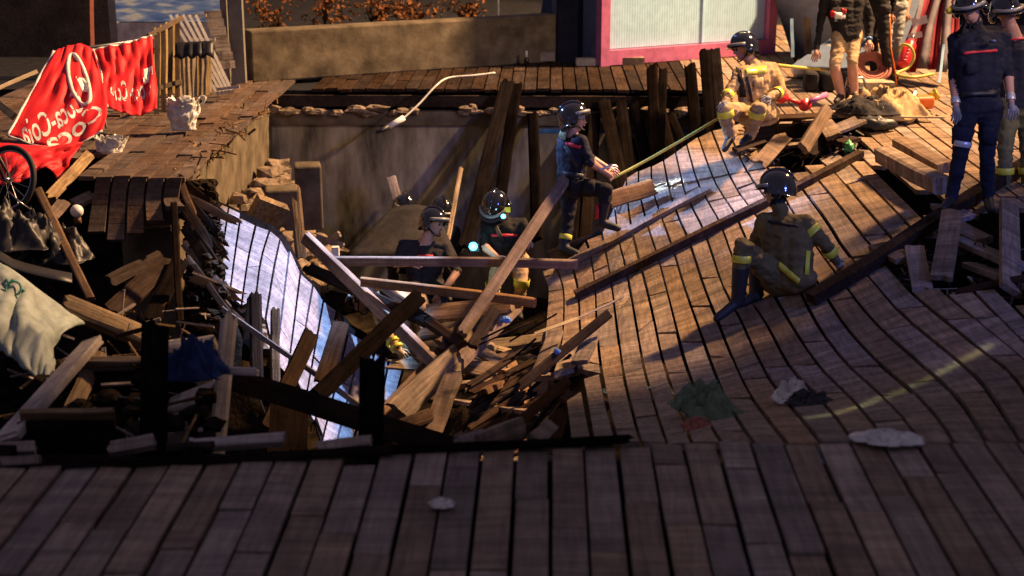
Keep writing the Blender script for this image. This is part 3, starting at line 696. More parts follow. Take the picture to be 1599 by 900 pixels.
B('ledger', 'rotten flat timber lying on the lower dark ledger', (34,656,8.15), (176,654,8.25), 9, .16, 'rot', (.4,.4), cat='timber', face=(0,-.5,.85))
B('timber', 'ochre timber between the ledgers and the slanting edge', (112,640,9.2), (150,560,9.6), 26, .1, 'rot', (.3,.3), cat='timber')
for k, (x0, y0, x1, y1, wp, d) in enumerate([(266,556,332,548,26,'upper'),(270,600,330,590,22,'middle'),(262,650,336,622,34,'lower slanting'),(258,684,330,664,30,'lowest')]):
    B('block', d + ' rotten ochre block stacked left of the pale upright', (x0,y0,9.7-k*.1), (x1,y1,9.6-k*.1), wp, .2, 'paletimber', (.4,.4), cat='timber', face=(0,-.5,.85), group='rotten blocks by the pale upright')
for k, (x0, y0, x1, y1, wp, z, mt, d) in enumerate([(-30,704,54,700,22,7.5,'deckgrey','upper grey slab at the lower left corner'),(-30,726,60,722,20,7.2,'deckgrey','lower grey slab at the lower left corner'),
        (176,702,240,690,26,7.8,'deckgrey','grey slab in front of the shade-toned post'),(300,698,442,686,20,7.6,'paletimber','pale broad slab right of the shade-toned post'),(262,704,330,700,18,7.4,'plankdark','brown slab in front of the pale broad slab'),
        (500,700,578,690,20,7.6,'deckgrey','grey slab left of the black post at front edge')]):
    B('slab', d, (x0,y0,z), (x1,y1,z), wp, .05, mt, (.2,.2), cat='slab', face=(0,-.4,.9))
# heap planks nobody could tell apart
HP = random.Random(77)
for k in range(38):
    x = HP.uniform(-1.05, .05); y = HP.uniform(9.6, 14.8); h = pit_h(x, y) + HP.uniform(.05, .45)
    a = HP.uniform(0, math.pi); L = HP.uniform(.5, 1.5); d = Vector((math.cos(a), math.sin(a), HP.uniform(-.35, .35))) * L / 2
    o = beam3('plank', Vector((x, y, h)) - d, Vector((x, y, h)) + d, HP.choice([.12, .145, .15, .18]), HP.uniform(.03, .06), M[HP.choice(['plank', 'rot', 'plank', 'deck'])], None, (HP.uniform(-.5, .5), HP.uniform(-.6, .2), 1), (1.0, 1.0), HP)
    tag(o, 'one of the splintered planks jumbled at the bottom of the pit', 'plank', 'planks jumbled at the pit bottom')
# ---------------------------------------------------------------- splinters, rubble (uncountable)
def splinters(name, label, n, pos, mats, lmin, lmax, seed, direction=None, wmax=.03):
    rr = random.Random(seed); b = MB()
    for k in range(n):
        p = pos(rr); d = Vector((rr.gauss(0, 1), rr.gauss(0, 1), rr.gauss(0, .5))).normalized()
        if direction is not None: d = (Vector(direction) + d * .45).normalized()
        L = rr.uniform(lmin, lmax); b.bar(p - d * L / 2, p + d * L / 2, rr.uniform(.006, wmax), rr.uniform(.005, .016), up=(rr.random(), rr.random(), 1), m=rr.randrange(len(mats)))
    o = b.build(name, mats, None, org=Vector((0, 0, 0))); return tag(o, label, 'splinters', None, 'stuff')
def pos_px(x0, x1, y0, y1, z0, z1, shear=0):
    def f(r):
        u, v = r.random(), r.random(); return at(x0 + (x1 - x0) * u + shear * v, y0 + (y1 - y0) * v, z0 + (z1 - z0) * v + r.uniform(-.25, .25))
    return f
splinters('splinters', 'splinters strewn over the heap in mid pit', 80, lambda r: (lambda x, y: Vector((x, y, pit_h(x, y) + r.uniform(.05, .4))))(r.uniform(-2.2, .6), r.uniform(9, 15)), [M['rot'], M['plank'], M['plankdark']], .08, .4, 5)
splinters('splinters', 'splintered wood inside the dark fan right of the heap', 14, pos_px(735, 870, 500, 670, 12.7, 11.6), [M['plankblack'], M['plankdark'], M['plankblack']], .15, .5, 6, camdir(.85, .5, -.2))
splinters('splinters', 'splinters in the hole under the rail on the right', 160, lambda r: sunk(r.uniform(1400, 1600), r.uniform(365, 460), r.uniform(-.25, -.02)), [M['deck'], M['plankdark']], .06, .3, 7)
splinters('splinters', 'splinters round the board pile before the crouching firefighter', 150, lambda r: sunk(r.uniform(1160, 1345), r.uniform(190, 250), r.uniform(-.06, .05)), [M['deck'], M['plank'], M['plankdark']], .05, .22, 8)
splinters('splinters', 'splinters and scraps in the dark corner under the canvas', 90, pos_px(20, 330, 470, 690, 10.6, 8.8), [M['rot'], M['plankdark'], M['palewood']], .06, .3, 9)
splinters('splinters', 'thin splinters along the left rim of the pit', 130, lambda r: Vector((r.uniform(-3.55, -3.25), r.uniform(13.3, 17.6), r.uniform(-.14, .02))), [M['plank'], M['rot']], .05, .22, 10)
def rocks(name, label, n, pos, smin, smax, seed, mat='rock'):
    rr = random.Random(seed); b = MB()
    for k in range(n):
        s = rr.uniform(smin, smax) ** 1.0; b.ball(pos(rr), (s * rr.uniform(.7, 1.4), s * rr.uniform(.7, 1.4), s * rr.uniform(.5, .9)), nu=6, nv=4, jit=.28, rnd=rr, rot=Matrix.Rotation(rr.random() * 6, 3, 'Z'))
    return tag(b.build(name, M[mat], None, org=Vector((0, 0, 0))), label, 'rubble', None, 'stuff')
rocks('rubble', 'pale stony rubble banked against the left wall of the pit', 360, lambda r: (lambda v: Vector((-3.42 + .75 * v + r.uniform(0, .1), r.uniform(13.6, 17.9), -.75 - 1.35 * v)))(r.random() ** .8), .04, .14, 31)
rocks('rubble', 'crumbled rubble under the dark ledgers at lower left', 90, pos_px(60, 340, 560, 690, 9.9, 8.9), .03, .08, 32, 'soil')
rocks('rubble', 'brown rubble bank under the left boardwalk', 620, pos_px(284, 334, 285, 500, 13.75, 13.0, 20), .02, .06, 33, 'soil')
SB = random.Random(41)
for k in range(17):
    t = (k + .5) / 17; a = at(292 + 22 * t + SB.uniform(-6, 10), 285 + 195 * t, 13.45 - .6 * t + SB.uniform(-.1, .1)); d = (camdir(.7, -.7, .1) + Vector((SB.gauss(0, .25), SB.gauss(0, .25), SB.gauss(0, .25)))).normalized()
    L = SB.uniform(.22, .5); tag(beam3('board_stub', a - d * .1, a + d * L, SB.uniform(.06, .13), .03, M[SB.choice(['plank', 'deckdark', 'plankdark'])], None, None, (.3, 1.4), SB), 'one of the torn board stubs jutting from the bank under the left boardwalk', 'board', 'torn board stubs in the left bank')
# bank of earth that carries the left boardwalk
b = MB(); rows = []
for j in range(18):
    v = j / 17; row = []
    for i in range(14):
        u = i / 13; p = Vector((-3.9 + 1.1 * u * (.3 + v), 12.7 + 1.2 * (1 - v) + u * .2, -.12 - 2.4 * v - .25 * u)); row.append(p + Vector((0, 0, .22 * noise.noise(p * 2.1) + .07 * noise.noise(p * 7))))
    rows.append(row)
b.sheet(rows, .05); structure(b.build('earth_bank', M['soil'], None, True), 'dark earth bank below the broken left boardwalk')
# concrete blocks in the back corner of the pit
for (x, y, z, wd, hg, d) in ((482, 306, 17.0, .30, .75, 'taller'), (441, 322, 16.3, .36, .42, 'squat')):
    b = MB(); p = at(x, y, z); b.box(p, (wd, .32, hg), Matrix.Rotation(.2, 3, 'Z'))
    o = b.build('concrete_block', M['concrete']); tag(o, d + ' concrete block standing in the back left corner of the pit', 'block')
    bv = o.modifiers.new('bevel', 'BEVEL'); bv.width = .02; bv.segments = 2
b = MB(); b.box(at(412, 345, 15.2), (.34, .16, .46), Matrix.Rotation(.5, 3, 'Y') @ Matrix.Rotation(.4, 3, 'Z')); o = b.build('broken_slab', M['rot']); tag(o, 'orange lit broken slab tipped behind the pale panel top', 'slab')
# ---------------------------------------------------------------- people
def seg_dist(P, a, b):
    ab = b - a; t = np.clip(((P - a) @ ab) / max(1e-9, ab @ ab), 0, 1); return np.linalg.norm(P - (a + t[:, None] * ab), axis=1), t
def band(parent, a, b, t, r, h, mat, name='reflective_band'):
    a, b = Vector(a), Vector(b); d = (b - a).normalized(); c = a.lerp(b, t)
    m = MB(); m.tube([c - d * h / 2, c - d * h * .45, c + d * h * .45, c + d * h / 2], [r * .96, r, r, r * .96], n=18, caps=False); return m.build(name, mat, parent, True)
def make_helmet(parent, hc, fd, up, mat, lamp=False, lampside=1, comb=True, name='helmet', k=1.0):
    fd = fd.normalized(); up = (up - fd * up.dot(fd)).normalized(); sd = fd.cross(up).normalized()
    Rm = Matrix((sd, fd, up)).transposed(); c = hc + up * .035 * k + fd * -.008
    b = MB(); vs, fs = [], []; nu, nv = 26, 9
    for i in range(nv + 1):
        
        for j in range(nu):
            t = 2 * math.pi * j / nu; x, y = math.cos(t), math.sin(t); a = math.radians(4 + (104 + 22 * max(0, -y)) * i / nv)
            rx, ry, rz = .128 * k, .152 * k, .132 * k
            lower = 1 + .12 * max(0, (i - 6.5)) / 2.5 * (1 if y < .3 else .6)
            zz = rz * math.cos(a)
            if i >= 7 and y > .45: zz = max(zz, -.005)
            if a > 1.75: lower *= 1 + .25 * (a - 1.75)
            vs.append(Rm @ Vector((rx * math.sin(a) * x * lower, ry * math.sin(a) * y * lower, zz)) + c)
    base = len(vs)
    for j in range(nu):                                   # brim
        t = 2 * math.pi * j / nu; x, y = math.cos(t), math.sin(t); p = vs[nv * nu + j] - c; q = Rm.transposed() @ p
        ext = .012 + (.045 * max(0, y) ** 2) * k; vs.append(Rm @ Vector((q.x + x * ext, q.y + y * ext, q.z - .012)) + c)
    for i in range(nv + 1):
        for j in range(nu): fs.append((i * nu + j, (i + 1) * nu + j, (i + 1) * nu + (j + 1) % nu, i * nu + (j + 1) % nu))
    fs.append(tuple(range(nu)))
    b.add(vs, fs); h = b.build(name, mat, parent, True)
    if comb:
        m = MB(); m.tube([c + Rm @ Vector((0, .150 * k * math.sin(a), .136 * k * math.cos(a))) for a in [math.radians(q) for q in range(-70, 71, 14)]], [.008, .014, .018, .02, .02, .02, .02, .02, .018, .014, .008], 8); m.build('comb', mat, h, True)
    m = MB(); m.tube([c + Rm @ Vector((.137 * k * math.sin(a), .165 * k * math.cos(a), .012)) for a in [math.radians(q) for q in range(-75, 76, 15)]], .017, 8); m.build('visor', M['helmetgrey'], h, True)
    for s in (-1, 1):
        m = MB(); m.ball(c + Rm @ Vector((s * .122 * k, -.01, -.055)), (.03, .05, .06), Rm); m.build('ear_guard', mat, h, True)
    m = MB(); m.tube([hc + sd * -.085 + up * -.05, hc + sd * -.06 + up * -.11 + fd * .05, hc + up * -.125 + fd * .065, hc + sd * .06 + up * -.11 + fd * .05, hc + sd * .085 + up * -.05], .008, 6); m.build('chin_strap', M['black'], h, True)
    if lamp:
        p = c + Rm @ Vector((lampside * .148, .06, -.005)); m = MB(); m.tube([p - fd * .05, p + fd * .05], [.024, .03], 10, round_ends=True); l = m.build('headlamp', M['yellowp'], h, True)
    return h
def fingers(b, wrist, d, side, curl, m, k=1.0):
    d = d.normalized(); side = (side - d * side.dot(d)).normalized(); nrm = d.cross(side)
    base = wrist + d * .075 * k
    for j, (o, L) in enumerate(((-.03, .062), (-.010, .075), (.011, .07), (.030, .055))):
        p0 = base + side * o * k - d * .015; c1 = curl * .5; p1 = p0 + (d * math.cos(c1) + nrm * math.sin(c1) + side * o * 2) * L * .5 * k; c2 = curl * 1.3
        p2 = p1 + (d * math.cos(c2) + nrm * math.sin(c2)) * L * .55 * k; b.tube([p0, p1, p2], [.0105 * k, .0095 * k, .0075 * k], 6, m, round_ends=True)
    p0 = wrist + d * .025 * k - side * .03 * k; p1 = p0 + (d * .6 - side * .7 + nrm * .25).normalized() * .035 * k; p2 = p1 + (d * .9 - side * .15 + nrm * .4).normalized() * .032 * k
    b.tube([p0, p1, p2], [.013 * k, .0115 * k, .009 * k], 6, m, round_ends=True)
def person(label, z, J, face, outfit, bulk=1.0, k=1.0, helmet=None, bands=(), hand='skin', group=None, curl=.7, seed=1, torso=1.0, name='person'):
    P = {}
    for n, v in J.items(): P[n] = at(v[0], v[1], z + (v[2] if len(v) > 2 else 0))
    lo = min(P.values(), key=lambda p: p.z)
    root = thing(name, label, 'person', Vector((P['pelvis'].x, P['pelvis'].y, lo.z)), group)
    top, arm, leg, foot = outfit['top'], outfit['arm'], outfit['leg'], outfit['foot']; shin = outfit.get('shin', leg); up_arm = outfit.get('uparm', top)
    fd = camdir(*face); S = []
    msh = (P['shA'] + P['shB']) / 2; pel = P['pelvis']; sx = P['shB'] - P['shA']
    hipA = P.get('hipA', pel - sx * .22); hipB = P.get('hipB', pel + sx * .22)
    def cap(a, b, ra, rb, tg): S.append((Vector(a), Vector(b), ra * k, rb * k, tg))
    tb = bulk * torso; dn = (pel - msh)
    for f, r in ((-.30, .098), (0, .112), (.30, .098)): cap(msh + sx * f + dn * .16, pel + (hipB - hipA) * f * .95, r * tb, .098 * tb, top)
    cap(P['shA'], P['shB'], .062 * bulk, .062 * bulk, top); cap(hipA, hipB, .105 * tb, .105 * tb, leg)
    hd = P['head']; nk = P.get('neck', msh.lerp(hd, .45)); cap(msh - dn * .02, nk, .070, .062, outfit.get('neck', 'skin')); cap(nk, hd - (hd - nk) * .25, .060, .060, outfit.get('nape', 'skin'))
    hup = (hd - nk).normalized(); hup = (hup + UP).normalized(); f2 = (fd - hup * fd.dot(hup)).normalized(); sd = f2.cross(hup)
    cap(hd + hup * .025 - f2 * .018, hd + hup * .03 + f2 * .022, .086, .080, outfit.get('hair', 'skin'))
    cap(hd + f2 * .028 - hup * .02, hd + f2 * .045 - hup * .062, .066, .046, 'skin'); cap(hd + f2 * .092 + hup * .012, hd + f2 * .108 - hup * .016, .011, .017, 'skin')
    for s in (-1, 1): cap(hd + sd * .083 * s - f2 * .008 + hup * .012, hd + sd * .086 * s - f2 * .008 - hup * .02, .015, .012, 'skin')
    for A in 'AB':
        if 'el' + A in P:
            sh, el, ha = P['sh' + A], P['el' + A], P['ha' + A]
            cap(sh, el, .056 * bulk, .045 * bulk, up_arm); cap(el, ha, .043 * bulk, .030 * (bulk if arm != 'skin' else 1), arm)
            d = (ha - el).normalized(); cap(ha, ha + d * .055, .031, .034, hand)
        hp = hipA if A == 'A' else hipB
        if 'kn' + A in P:
            kn, an = P['kn' + A], P['an' + A]; q = .6
            cap(hp, hp.lerp(kn, q), .088 * bulk, .072 * bulk, leg); cap(hp.lerp(kn, q), kn, .072 * bulk, .058 * bulk, outfit.get('lowthigh', leg))
            cap(kn, kn.lerp(an, .35), .056 * bulk, .058 * bulk, shin); cap(kn.lerp(an, .35), an, .058 * bulk, .044 * bulk, shin if foot != 'boot' else 'boot' if outfit.get('tallboot') else shin)
            te = P['te' + A]; cap(an, te, .046, .038, foot); cap(an, an + (an - te).normalized() * .045 - UP * .015, .044, .036, foot); cap(an.lerp(te, .4), te + (te - an).normalized() * .02, .042, .034, foot)
    b = MB()
    for a, c, ra, rc, tg in S:
        if (c - a).length < .004: c = a + Vector((0, 0, .004))
        b.tube([a, a.lerp(c, .5), c], [ra, (ra + rc) / 2, rc], 12, round_ends=True)
    tmp = b.build('person_body_tmp', M['skin'], None, org=pel)
    md = tmp.modifiers.new('r', 'REMESH'); md.mode = 'VOXEL'; md.voxel_size = .0135 * k; ms = tmp.modifiers.new('s', 'SMOOTH'); ms.iterations = 4; ms.factor = .5
    dg = bpy.context.evaluated_depsgraph_get(); me = bpy.data.meshes.new_from_object(tmp.evaluated_get(dg)); bpy.data.objects.remove(tmp)
    nv = len(me.vertices); co = np.empty(nv * 3); me.vertices.foreach_get('co', co); co = co.reshape(-1, 3)
    nr = np.empty(nv * 3); me.vertices.foreach_get('normal', nr); nr = nr.reshape(-1, 3)
    best = np.full(nv, 1e9); who = np.zeros(nv, int); tags = []
    for q, (a, c, ra, rc, tg) in enumerate(S):
        if tg not in tags: tags.append(tg)
        d, t = seg_dist(co, np.array(a - pel), np.array(c - pel)); d = d - (ra + (rc - ra) * t); mk = d < best; best[mk] = d[mk]; who[mk] = tags.index(tg)
    amp = np.zeros(nv)
    for i, tg in enumerate(tags): amp[who == i] = 0 if tg in ('skin', 'hair', 'boot') else .0095 * bulk
    wr = np.array([noise.noise(Vector((x * 7, y * 7, zz * 22 + seed * 7))) + .7 * noise.noise(Vector((x * 24, y * 24, zz * 34 + seed))) for x, y, zz in co])
    co = co + nr * (amp * wr)[:, None]; me.vertices.foreach_set('co', co.ravel())
    me.materials.clear()
    for tg in tags: me.materials.append(M[tg])
    npol = len(me.polygons); mi = np.empty(npol, int)
    v0 = np.array([p.vertices[0] for p in me.polygons]); me.polygons.foreach_set('material_index', who[v0].tolist()); me.polygons.foreach_set('use_smooth', [True] * npol); me.update()
    # hands with five fingers and the eyes join the same mesh
    fb = MB(); hm = M[hand]
    for A in 'AB':
        if 'el' + A in P:
            d = (P['ha' + A] - P['el' + A]).normalized(); fingers(fb, P['ha' + A], d, d.cross(camdir(.2, .2, 1)) if abs(d.dot(camdir(.2, .2, 1))) < .95 else UP, curl, 0, k * 1.08)
    for s in (-1, 1): fb.ball(hd + f2 * .088 + sd * .032 * s + hup * .012, .011, m=1, nu=8, nv=6); fb.ball(hd + f2 * .083 + sd * .032 * s + hup * .032, (.02, .012, .006), nu=8, nv=5, m=2)
    fb.tube([hd + f2 * .096 - hup * .045 + sd * .02, hd + f2 * .103 - hup * .045, hd + f2 * .096 - hup * .045 - sd * .02], .006, 6, m=3)
    body = fb.build('body', [hm, M['eye'], M['hair'], M['redcloth']], root, True, org=pel)
    bm1 = body.data; import bmesh
    B2 = bmesh.new(); B2.from_mesh(me); nm0 = len(tags); base = len(B2.faces)
    B2.from_mesh(bm1); B2.faces.ensure_lookup_table()
    for f in B2.faces[base:]: f.material_index += nm0; f.smooth = True
    B2.to_mesh(me); B2.free()
    for m_ in (hm, M['eye'], M['hair'], M['skin']): me.materials.append(m_)
    body.data = me
    if helmet: make_helmet(root, hd, fd, (hd - nk).normalized() + UP * .8 if not helmet.get('up') else camdir(*helmet['up']), M[helmet.get('mat', 'helmet')], helmet.get('lamp', False), helmet.get('side', 1), k=k * helmet.get('k', 1.0))
    for (la, lb, t, r, hgt, mt) in bands:
        pa = P[la] if la in P else {'msh': msh, 'hipA': hipA, 'hipB': hipB}[la]; pb = P[lb] if lb in P else {'msh': msh, 'hipA': hipA, 'hipB': hipB}[lb]
        band(root, pa, pb, t, r * k, hgt, M[mt], 'reflective_band' if mt in ('band', 'silver') else 'stripe')
    return root, P
def trim(parent, corners, name, mat, z, off=.007, nu=12, nv=3):
    (x0, y0), (x1, y1), (x2, y2), (x3, y3) = corners; rows = []
    for v in range(nv):
        t = v / (nv - 1); rows.append([at((x0 + (x1 - x0) * u) * (1 - t) + (x3 + (x2 - x3) * u) * t, (y0 + (y1 - y0) * u) * (1 - t) + (y3 + (y2 - y3) * u) * t, z) for u in [q / (nu - 1) for q in range(nu)]])
    b = MB(); vs = [p for r in rows for p in r]; fs = [(i * nu + j, i * nu + j + 1, (i + 1) * nu + j + 1, (i + 1) * nu + j) for i in range(nv - 1) for j in range(nu - 1)]
    b.add(vs, fs); o = b.build(name, M[mat], parent, True); body = [c for c in parent.children if c.name.startswith('body')][0]
    from mathutils.bvhtree import BVHTree
    me = body.data; tree = BVHTree.FromPolygons([v.co + WL[body] for v in me.vertices], [tuple(p.vertices) for p in me.polygons])
    for v in o.data.vertices:
        p = v.co + WL[o]; h, n, _, _ = tree.ray_cast(Vector(cam.location), (p - Vector(cam.location)).normalized())
        if h is None: h, n, _, _ = tree.find_nearest(p)
        if n.dot(Vector(cam.location) - h) < 0: n = -n
        v.co = h + n * off - WL[o]
    sd = o.modifiers.new('s', 'SOLIDIFY'); sd.thickness = .006; sd.offset = -1
    return o
FG = dict(top='tan', arm='tan', leg='tan', foot='boot', neck='tan')
# seated firefighter on the slope, back to the camera
seated, PS = person('firefighter in brown gear and black helmet seated on the slope, back turned', 12.15,
  dict(head=(1213,298,.02), neck=(1216,322), shA=(1194,346,.12), shB=(1258,350,-.08), pelvis=(1236,436), hipA=(1216,440,.1), hipB=(1250,436,-.05),
       elA=(1176,388,.25), haA=(1172,398,.05), elB=(1290,384,-.12), haB=(1306,408,-.02), knA=(1160,384,-.22), anA=(1152,472,-.12), teA=(1122,495,-.18), knB=(1184,392,.22), anB=(1180,462,.2), teB=(1160,474,.2)),
  (-.9, -.05, -.42), dict(top='brown', arm='brown', leg='brown', foot='boot', neck='brown', nape='blackcloth', hair='hair', tallboot=True), 1.28, 1.02, dict(lamp=False), hand='glove', seed=3,
  bands=(('elB','haB',.35,.062,.07,'band'),('shB','elB',.28,.078,.03,'band'),('shB','elB',.40,.077,.03,'band'),('knA','anA',.22,.080,.06,'band'),('msh','pelvis',.86,.0,.0,'band')) [:4])
trim(seated, [(1218,408),(1250,436),(1247,444),(1214,418)], 'coat_hem_band', 'band', 12.0)
trim(seated, [(1258,392),(1264,392),(1262,430),(1256,430)], 'reflective_band', 'band', 12.0)
# crouching firefighter at the top of the slope
crouch, PC = person('firefighter in tan gear and black helmet crouching at the top of the slope', 15.0,
  dict(head=(1161,77), neck=(1173,97), shA=(1155,116,-.18), shB=(1206,108,.08), pelvis=(1184,176,.05), hipA=(1170,178,-.08), hipB=(1198,178,.06),
       elA=(1140,142,-.3), haA=(1132,158,-.42), elB=(1221,142,-.1), haB=(1201,152,-.36), knA=(1132,172,-.42), anA=(1140,216,-.3), teA=(1132,232,-.45), knB=(1184,170,-.5), anB=(1172,212,-.3), teB=(1160,222,-.42)),
  (-.95, -.12, .25), FG, 1.30, .98, dict(lamp=False, side=-1), hand='glove', seed=5,
  bands=(('elA','haA',.45,.066,.06,'band'),('elB','haB',.4,.066,.06,'band'),('knA','anA',.12,.086,.07,'band'),('knB','anB',.16,.086,.07,'band')))
trim(crouch, [(1163,108),(1196,104),(1196,114),(1165,118)], 'reflective_band', 'band', 14.7)
trim(crouch, [(1150,106),(1157,112),(1166,150),(1156,150)], 'radio_strap', 'blackcloth', 14.7, .02)
# firefighter climbing out of the pit
climb, PB = person('firefighter in black t-shirt and helmet climbing out of the pit', 14.35,
  dict(head=(897,187), neck=(893,206), shA=(880,218,.1), shB=(908,222,-.14), pelvis=(893,290), hipA=(888,292,.06), hipB=(900,292,-.08),
       elA=(925,250,.22), haA=(948,262,.2), elB=(922,254,-.22), haB=(946,270,-.1), knA=(888,342,.05), anA=(880,388,.02), teA=(900,396,-.06), knB=(947,296,-.2), anB=(938,348,-.12), teB=(962,356,-.16)),
  (.82, .22, .1), dict(top='navy', arm='skin', leg='blackcloth', foot='boot', neck='skin', tallboot=True), 1.12, 1.0, dict(lamp=False), seed=7, bands=(('knA','anA',.62,.064,.05,'band'),))
trim(climb, [(884,222),(908,228),(907,233),(884,227)], 'chest_stripe', 'redcloth', 14.1)
trim(climb, [(929,318),(936,320),(936,342),(928,342)], 'red_pouch', 'redcloth', 14.1, .02)
b = MB(); b.box(at(908,184,14.2), (.06, .03, .08), CR); b.build('ear_pad', M['helmetgrey'], climb)
trim(climb, [(878,198),(890,202),(886,222),(874,218)], 'neck_flap', 'olive', 14.2, .03)
# firefighter bending over in the pit
bend, PD = person('firefighter with yellow helmet lamp bending over a beam in the pit', 14.75,
  dict(head=(774,324,-.12), neck=(784,338), shA=(760,352,.0), shB=(814,350,.05), pelvis=(796,408), hipA=(784,410,0), hipB=(810,410,.04),
       elA=(757,386,-.1), haA=(776,402,-.3), elB=(826,362,-.15), haB=(824,374,-.36), knA=(770,446,-.25), anA=(772,492,-.1), teA=(760,500,-.3), knB=(814,444,-.12), anB=(808,486,0), teB=(812,496,-.2)),
  (-.25, -.75, .5), dict(top='blackcloth', arm='skin', leg='tan', foot='boot', neck='blackcloth', hair='hair'), 1.12, 1.0, dict(lamp=False, up=(-.1, .8, .55), k=1.04), seed=9, curl=1.1,
  bands=(('knB','anB',-.08,.082,.08,'band'),('knA','anA',.0,.078,.06,'band')))
b = MB(); b.box(at(793,328,14.45), (.05, .05, .09), CR); hl = b.build('headlamp', M['yellowp'], bend)
trim(bend, [(768,366),(808,366),(808,370),(768,370)], 'chest_stripe', 'redcloth', 14.6)
def torch(parent, p, d, power, nm='torch'):
    d = d.normalized(); m = MB(); m.tube([p - d * .10, p - d * .03, p], [.016, .018, .028], 10); t = m.build(nm, M['black'], parent, True)
    m = MB(); m.tube([p + d * .001, p + d * .006], [.024, .022], 12); m.build('lens', M['lens'], t, True)
    l = bpy.data.lights.new('torch_light', 'POINT'); l.energy = power; l.color = (.5, .9, 1); l.shadow_soft_size = .03
    o = bpy.data.objects.new('torch_light', l); COL.objects.link(o); o.location = p + d * .06
torch(bend, at(786,338,14.38), camdir(-.1, -.3, 1), .8)
# man in the pit looking right
man, PE = person('man in dark polo shirt and black helmet in the pit looking right', 15.0,
  dict(head=(677,350), neck=(668,370), shA=(630,384,0), shB=(694,388,.06), pelvis=(664,446,.1), elA=(618,412,-.12), haA=(642,412,-.34), elB=(714,424,-.1), haB=(690,458,-.25),
       knA=(640,462,-.3), anA=(640,500,-.1), teA=(632,506,-.25), knB=(690,462,-.25), anB=(690,502,-.1), teB=(690,508,-.25)),
  (.85, -.02, .45), dict(top='charcoal', arm='skin', leg='charcoal', foot='boot', neck='skin'), 1.06, 1.0, dict(lamp=False), seed=11)
trim(man, [(652,398),(676,398),(676,402),(652,402)], 'chest_stripe', 'redcloth', 14.9)
b = MB(); b.box(at(741,387,14.62), (.09, .08, .12), CR); tl = b.build('hand_lamp', M['black']); tag(tl, 'black hand lamp shining cyan between the two men in the pit', 'lamp')
m = MB(); p = at(739,385,14.54); d = camdir(-.05, 0, 1); m.tube([p, p + d * .012], [.042, .042], 16); m.build('lens', M['lens'], tl, True)
l = bpy.data.lights.new('hand_lamp_light', 'POINT'); l.energy = 1.6; l.color = (.5, .9, 1); l.shadow_soft_size = .05; o = bpy.data.objects.new('hand_lamp_light', l); COL.objects.link(o); o.location = p + d * .1
# crouched firefighter among the beams
low, PF = person('firefighter in tan gear bent low among the crossing beams of the heap', 14.0,
  dict(head=(566,470,.45), neck=(578,464,.3), shA=(588,468,-.02), shB=(606,458,.32), pelvis=(640,478,.3), hipA=(632,484,.15), hipB=(646,474,.4), elA=(598,515,-.25), haA=(622,546,-.35),
       knA=(618,540,.0), anA=(660,565,.2), teA=(650,575,.1), knB=(650,530,.3), anB=(690,555,.3), teB=(690,565,.2)),
  (-.7, -.6, -.3), FG, 1.25, 1.0, dict(lamp=False), hand='tan', seed=13, torso=1.15, bands=(('elA','haA',.62,.066,.035,'band'),('elA','haA',.9,.062,.035,'band')))
# two helmeted rescuers behind the dark sheet
for (x, y, zz, sd_, lab) in ((632,324,16.9,15,'left of two rescuers crouching behind the dark sheet, white light on helmet'), (690,330,17.0,17,'right of two rescuers crouching behind the dark sheet, head lowered')):
    rp, PP = person(lab, zz, dict(head=(x,y), neck=(x-4,y+17), shA=(x-26,y+32,0), shB=(x+20,y+32,.05), pelvis=(x-4,y+88), elA=(x-36,y+62,-.1), haA=(x-14,y+78,-.25), elB=(x+28,y+62,-.1), haB=(x+6,y+80,-.25),
        knA=(x-18,y+92,-.35), anA=(x-18,y+132,-.15), teA=(x-18,y+138,-.3), knB=(x+12,y+92,-.35), anB=(x+12,y+132,-.15), teB=(x+12,y+138,-.3)), (.25, -.5, .8), dict(top='navy', arm='navy', leg='charcoal', foot='boot', neck='navy'), 1.15, .98, dict(lamp=False), hand='glove', seed=sd_)
# standing firefighters on the right
stand, PG = person('firefighter in navy t-shirt standing at the right with arms hanging', 12.5,
  dict(head=(1515,13,-.04), neck=(1523,36), shA=(1492,62,.0), shB=(1566,60,.05), pelvis=(1527,166), hipA=(1510,170,0), hipB=(1546,170,.04), elA=(1489,124,.05), haA=(1493,168,-.06), elB=(1574,120,.08), haB=(1579,162,-.02),
       knA=(1499,244,-.06), anA=(1485,312,.02), teA=(1474,324,-.16), knB=(1541,244,-.04), anB=(1543,312,.06), teB=(1547,328,-.16)),
  (-.45, -.45, .75), dict(top='navy', arm='skin', leg='navy', foot='boot', neck='charcoal', nape='skin', tallboot=False), 1.14, 1.0, dict(lamp=True, side=1), hand='glove', seed=19, bands=(('knA','anA',-.28,.078,.05,'silver'),('elA','haA',.78,.041,.06,'silver'),('elB','haB',.78,.041,.06,'silver')))
trim(stand, [(1504,82),(1557,77),(1557,81),(1504,86)], 'chest_stripe', 'redcloth', 12.3)
b = MB(); b.ball(at(1550, 65, 12.34), (.03, .015, .036), CR); b.build('chest_badge', M['bluegrey'], stand, True)
trim(stand, [(1492,44),(1518,34),(1518,50),(1496,60)], 'hood_flap', 'charcoal', 12.3, .03)
trim(stand, [(1502,144),(1556,142),(1556,150),(1502,152)], 'belt', 'black', 12.3, .012)
trim(stand, [(1508,98),(1524,98),(1524,116),(1508,116)], 'chest_pocket', 'navy', 12.3, .016, 5, 4)
trim(stand, [(1490,200),(1508,200),(1506,226),(1490,226)], 'cargo_pocket', 'navy', 12.3, .02, 5, 4)
trim(stand, [(1534,200),(1552,200),(1552,226),(1534,226)], 'cargo_pocket', 'navy', 12.3, .02, 5, 4)
trim(climb, [(880,268),(912,272),(911,280),(880,276)], 'belt', 'black', 14.1, .012)
